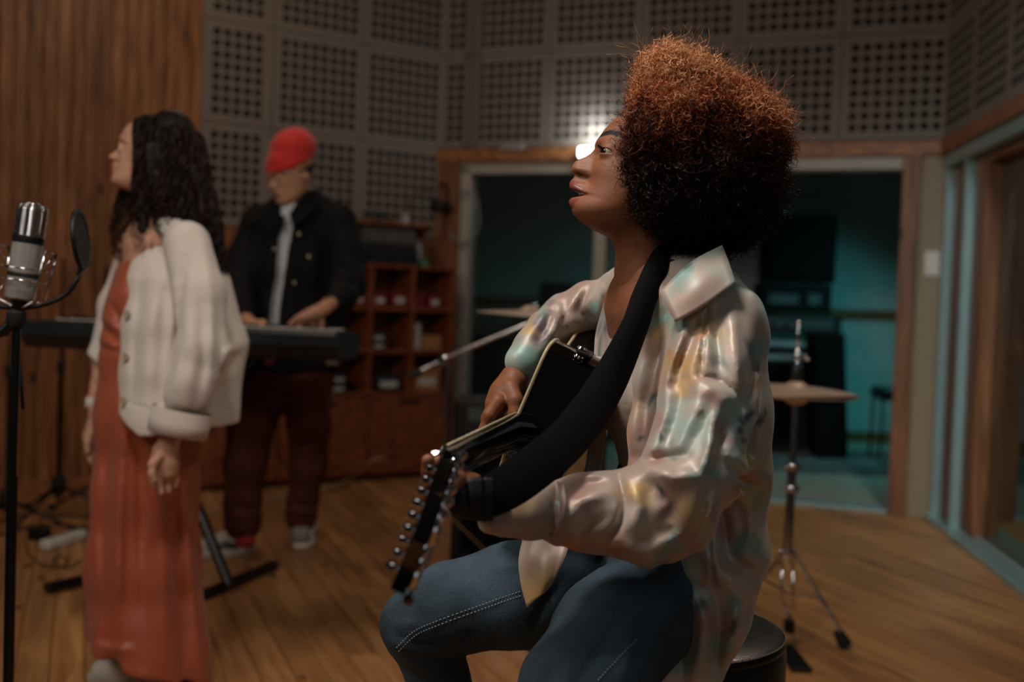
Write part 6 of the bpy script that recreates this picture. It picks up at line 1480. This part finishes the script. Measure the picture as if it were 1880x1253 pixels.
tag(locks(1700, cl_+[(390,505,3.3,20)], 44, 1.0, .0085, .0034, 'locks'), kind='stuff')
tag(locks(420, [(284,216,3.3,16),(283,250,3.3,27),(281,300,3.3,28),(284,350,3.3,30),(290,390,3.3,28)], 40, .5, .005, .003, 'side_locks', dy=2.1), kind='stuff')
tag(locks(110, [(262,250,3.2,6),(258,300,3.2,8),(258,350,3.2,12),(262,400,3.2,18),(270,450,3.19,20),(280,478,3.19,14)], 46, .5, .008, .0026, 'front_locks'), kind='stuff')
tag(locks(150, [(250,320,3.36,6),(238,350,3.36,13),(230,400,3.36,20),(228,450,3.36,20),(222,478,3.36,12)], 40, .5, .008, .0026, 'front_locks'), kind='stuff')
tag(locks(60, [(292,350,3.2,10),(300,400,3.2,16),(312,440,3.12,14)], 34, .5, .008, .0026, 'front_locks'), kind='stuff')
sw_ = mat('shoe_white', 'cbc6ba', rough=.5); sg_ = mat('shoe_sole_grey', 'a8a294', rough=.6); toe_ = mat('shoe_toe_grey', '77736a', rough=.5)
h0 = G(318,1264); h0[2] = 0; t0 = G(166,1252); t0[2] = 0
shoe('shoe', h0, h0+nrm(t0-h0)*.25, wroot, sw_, sg_)
h0 = V3(P(350,1200,3.4)[0], 3.42, 0); shoe('shoe', h0, h0+V3(-.22,-.02,0), wroot, sw_, sg_)

# ------------------------------------------------------------------ KEYBOARD PLAYER
DMn = 4.85
mroot = thing('person', tuple(P(515,1000,DMn)*V3(1,1,0)), 'standing person in a red beanie, black denim jacket and brown trousers playing the keyboard', 'person')
skin3 = skin('skin_fair', 'b58468', '95574c', brow='22150f')
pitch = math.radians(22); yaw = math.radians(47)
mf = V3(-math.sin(yaw)*math.cos(pitch), -math.cos(yaw)*math.cos(pitch), -math.sin(pitch)); mu = V3(-math.sin(yaw)*math.sin(pitch), -math.cos(yaw)*math.sin(pitch), math.cos(pitch))
HO = P(537,322,4.8)
mh = Head(HO, mf, mu+V3(.03,0,0), 1.08, h=2.6, ez=11, op=.10)
npt, nr = pxl([(545,340,4.85,26),(552,372,4.87,27),(556,400,4.88,32)])
mh.neck(npt, nr)
MV_ = mh.build(lip=((-35,-43.5),(-44.5,-53)), lipw=24, brow=[(9,27,3.4),(24,31,4),(42,30,3.4),(54,25,2)])
LM = nrm(V3(.96,.28,0)); LMf = nrm(V3(-.28,.96,0))
F = Field(*bb([P(420,380,4.9), P(660,560,4.6), P(430,960,4.85), P(600,960,4.85), P(600,600,4.3)], .12), .010)
F.chain(*pxl([(556,400,4.88,40),(552,440,4.88,44),(545,520,4.88,40),(535,600,4.88,40),(525,660,4.85,48)]), k=.04, flat=(LM,1.35))
F.chain(*pxl([(620,415,4.85,26),(640,500,4.72,22),(622,545,4.55,17),(603,560,4.43,14)]), k=.03)
F.chain(*pxl([(475,415,4.9,26),(440,505,4.75,22),(440,560,4.55,17),(452,590,4.43,14)]), k=.03)
F.chain(*pxl([(550,680,4.85,44),(565,790,4.83,32),(555,900,4.85,22),(552,960,4.85,18)]), k=.03)
F.chain(*pxl([(490,680,4.85,44),(462,790,4.83,32),(448,900,4.85,22),(445,975,4.85,18)]), k=.03)
MB_ = F.mesh()
w = 4.33
segs = [pr_([(608,558,4.42,26),(596,566,w+.03,25),(585,572,w,25)])+(.012,), pr_([(585,572,w,24),(572,578,w-.01,24),(560,582,w-.02,22)])+(.012,(nrm(V3(.3,1,0)),1.4))]
for (x0,y0,x1,y1,x2,y2,dd) in [(562,578,545,585,528,603,-.05),(564,584,552,590,545,606,-.03),(570,586,562,594,560,607,-.01),(578,584,574,594,576,607,.0),(588,578,590,590,590,606,.02)]:
    segs.append(pr_([(x0,y0,w+dd*.5,12),(x1,y1,w+dd,10.5),((x1+x2)/2-1,(y1+y2)/2,w+dd,10),(x2,y2,w+dd,8.5)])+(.006,))
ap = [p for s_ in segs for p in s_[0]]; HC = hand_field(segs, bb(ap,.04), h=.0045)
segs = [pr_([(452,585,4.42,22),(462,595,4.36,20)])+(.012,(nrm(V3(1,0,0)),1.3))]+[pr_([(456+i*7,592,4.36,11),(456+i*8,600,4.34,9.5),(455+i*8.5,607,4.33,8.5)])+(.006,) for i in range(5)]
ap = [p for s_ in segs for p in s_[0]]; HD2 = hand_field(segs, bb(ap,.04), h=.0045)
V_, Q_, at_ = join([MV_, MB_, HC, HD2]); obj('body', V_, Q_, skin3, mroot, smooth=True, attrs=at_)
eyes(mh, mroot, gaze=(.9,0,-.5))
b = MB(); b.tube(circ(P(604,560,4.42), .033, V3(1,-.5,-.2), 24), .0035, 6, cap=False); b.build('bracelet', mat('cord','2a211c'), mroot, smooth=True)
# short dark hair under the hat
F = Field((-115,-92,-60),(60,92,60), 3.2); F.ell((-16,0,26),(90,80.5,62),k=1); F.halfspace((0,0,26),(0,0,1),k=2); F.halfspace((0,0,-22),(-.35,0,-1),k=4); F.halfspace((16,0,0),(1,0,.1),k=3)
V_, Q_ = F.mesh(); obj('hair', mh.w(V_), Q_, mat('short_hair','17100c',rough=.7,bump=.6,bscale=600), mroot, smooth=True)
# beanie
redk = mat('red_knit', 'c3241c', rough=.85, bump=.6, bscale=260, stretch=(1,1,.5), sheen=.2)
Rb = np.array([[math.cos(.30),0,math.sin(.30)],[0,1,0],[-math.sin(.30),0,math.cos(.30)]])
F = Field((-135,-105,0),(125,105,190), 3.0); F.ell((-8,0,58),(104,88,76),Rb,k=1); F.ell((-34,0,92),(56,54,42),Rb,k=45)
F.halfspace((0,0,46),(-.12,0,-1),k=3); F.ell((0,0,20),(94,79,72),k=2,op='s')
F.disp(lambda X,Y,Z: 1.6*np.sin(np.arctan2(Y,X)*46)*.35+5*(vn(X*.03,Y*.03,Z*.03)-.5))
V_, Q_ = F.mesh(); bn = obj('beanie', mh.w(V_), Q_, redk, mroot, smooth=True)
F = Field((-130,-105,20),(125,105,90), 3.0); F.ell((-6,0,52),(105,90,80),Rb,k=1); F.halfspace((0,0,44),(-.12,0,-1),k=3); F.halfspace((0,0,70),(.12,0,1),k=3); F.ell((0,0,20),(94,80,72),k=2,op='s')
V_, Q_ = F.mesh(); obj('beanie_brim', mh.w(V_), Q_, redk, bn, smooth=True)
# jacket
jk = mat('black_denim', '0b0b0d', rough=.85, spec=.2, bump=.4, bscale=300, var=.2, nscale=6)
F = Field(*bb([P(415,390,4.95), P(662,540,4.6), P(520,660,4.85), P(600,560,4.4), P(440,590,4.4)], .10), .008)
F.chain(*pxl([(556,392,4.89,44),(552,425,4.88,66),(545,500,4.86,68),(538,580,4.85,68),(530,650,4.85,70)]), k=.04, flat=(LM,1.36))
F.chain(*pxl([(585,398,4.88,30),(618,412,4.85,36),(636,470,4.78,34),(640,525,4.66,30),(625,548,4.54,25),(612,556,4.46,22)]), k=.03)
F.chain(*pxl([(520,400,4.9,28),(478,412,4.92,34),(452,470,4.83,32),(436,530,4.68,29),(440,565,4.55,24),(448,585,4.46,20)]), k=.03)
# opening down the front over the white shirt
op_ = [(532,360,4.72,24),(529,395,4.73,14),(522,440,4.73,10),(510,520,4.73,10),(500,600,4.73,11),(494,660,4.73,12)]
F.chain(*pxl(op_), k=.012, flat=(LMf,3.4), op='s')
jf = [(-.010,7,[(600,420),(595,500),(600,550)]),(.010,9,[(628,430),(640,490),(636,540)]),(-.008,7,[(560,440),(552,520),(548,600)]),(.008,8,[(580,450),(575,540)]),(-.009,6,[(622,490),(650,500)]),(-.009,6,[(618,515),(652,522)]),(.008,7,[(470,430),(455,500)]),(-.008,6,[(482,440),(475,520),(470,600)]),(-.003,2,[(548,478),(590,480)]),(-.003,2,[(548,478),(550,520)])]
F.disp(lambda X,Y,Z: folds(*proj(X,Y,Z)[:2], jf)+.012*(vn(X*14,Y*14,Z*10)-.5))
V_, Q_ = F.mesh(); jo = obj('jacket', V_, Q_, jk, mroot, smooth=True); JKV = V_
patch('collar', [[(532,392,4.68),(545,372,4.74),(562,352,4.80),(580,348,4.88)],[(538,418,4.66),(560,402,4.68),(580,388,4.74),(592,372,4.84)]], jk, jo, .008)
patch('collar', [[(522,398,4.70),(508,388,4.78),(500,380,4.88)],[(515,420,4.68),(500,412,4.74),(490,400,4.84)]], jk, jo, .008)
for (x, y) in ((566,472),(503,458),(548,430),(540,520)):
    q = on_surf(JKV, x, y, .003, 6); b = MB(); b.lathe([(.001,0),(.008,.001),(.0075,.004),(.001,.005)], q, V3(-.25,-.95,.1), 14); b.build('button', mat('brass_button','8d8466',rough=.3,metal=.9), jo, smooth='auto')
patch('pocket_flap', [[(546,476,4.62),(592,478,4.64)],[(550,492,4.62),(588,494,4.64)]], jk, jo, .005) if False else None
tee = mat('white_tee', 'c4c6c4', rough=.8)
F = Field(*bb([P(500,380,4.9), P(580,660,4.7), P(530,380,4.66)], .08), .007)
F.chain(*pxl([(545,396,4.84,34),(536,430,4.85,44),(526,500,4.85,48),(518,600,4.85,50),(512,650,4.85,52)]), k=.03, flat=(LM,1.1))
F.ell(P(546,386,4.84), (.062,.062,.05), k=.01, op='s')
F.disp(lambda X,Y,Z: .008*(vn(X*20,Y*20,Z*6)-.5))
V_, Q_ = F.mesh(); obj('t_shirt', V_, Q_, tee, mroot, smooth=True)
# trousers
br_ = mat('brown_cord', '452014', rough=.85, spec=.2, bump=.3, bscale=260, var=.15)
F = Field(*bb([P(410,640,4.9), P(610,640,4.7), P(415,985,4.85), P(590,970,4.8)], .10), .008)
F.chain(*pxl([(528,650,4.85,58),(525,700,4.85,62)]), k=.03, flat=(LM,1.4))
F.chain(*pxl([(560,700,4.85,46),(568,780,4.83,38),(564,860,4.84,33),(556,920,4.85,27),(553,952,4.85,28)]), k=.03)
F.chain(*pxl([(480,700,4.85,54),(462,780,4.83,42),(450,860,4.84,36),(446,920,4.85,32),(446,962,4.85,34)]), k=.03)
tf_ = [(.012,8,[(575,780),(600,830),(590,870)]),(-.010,7,[(560,820),(595,800)]),(-.010,6,[(535,925),(578,930)]),(.010,6,[(532,940),(578,945)]),(-.010,6,[(420,930),(478,935)]),(.010,6,[(418,948),(478,952)]),(-.010,8,[(520,690),(520,760)]),(.010,10,[(440,720),(430,820)]),(-.008,7,[(460,740),(455,880)])]
F.disp(lambda X,Y,Z: folds(*proj(X,Y,Z)[:2], tf_)+.012*(vn(X*14,Y*14,Z*9)-.5))
V_, Q_ = F.mesh(); obj('trousers', V_, Q_, br_, mroot, smooth=True)
b = MB(); b.lathe([(.040,0),(.042,.02),(.040,.085)], P(450,1003,4.83), up, 20); b.build('sock', mat('red_sock','8e1d20',rough=.8), mroot, smooth=True)
b = MB(); b.lathe([(.038,0),(.040,.02),(.038,.07)], P(552,995,4.83), up, 20); b.build('sock', mat('grey_sock','77706a',rough=.8), mroot, smooth=True)
su = mat('sneaker_mesh', 'cdc6ba', rough=.7, bump=.4, bscale=200); ss = mat('sneaker_sole', 'e0dacf', rough=.5); gr_s = mat('sneaker_patch', '3a4248', rough=.6)
def sneaker(hl, to, px_):
    s_ = shoe('sneaker', hl, to, mroot, su, ss, wid=.105, hgt=.10); d = nrm(to-hl); sdv = np.cross(up, d); L_ = np.linalg.norm(to-hl)
    for sg in (-1,1):
        b = MB(); b.tube([hl+d*L_*.35+up*.035+sdv*sg*.040, hl+d*L_*.5+up*.055+sdv*sg*.040, hl+d*L_*.66+up*.045+sdv*sg*.040], [.012,.014,.010], 10); b.build('side_patch', gr_s, s_, smooth=True)
    b = MB(); b.tube([hl+d*L_*.02+up*.05, hl+d*L_*.04+up*.08], [.018,.014], 10); b.build('heel_tab', gr_s, s_, smooth=True)
hl = G(464,1012); hl[2]=0; to = G(352,1026); to[2]=0; sneaker(hl, hl+nrm(to-hl)*.30, 0)
hl = G(568,985); hl[2]=0; to = G(538,1030); to[2]=0; sneaker(hl, hl+nrm(to-hl)*.30, 0)
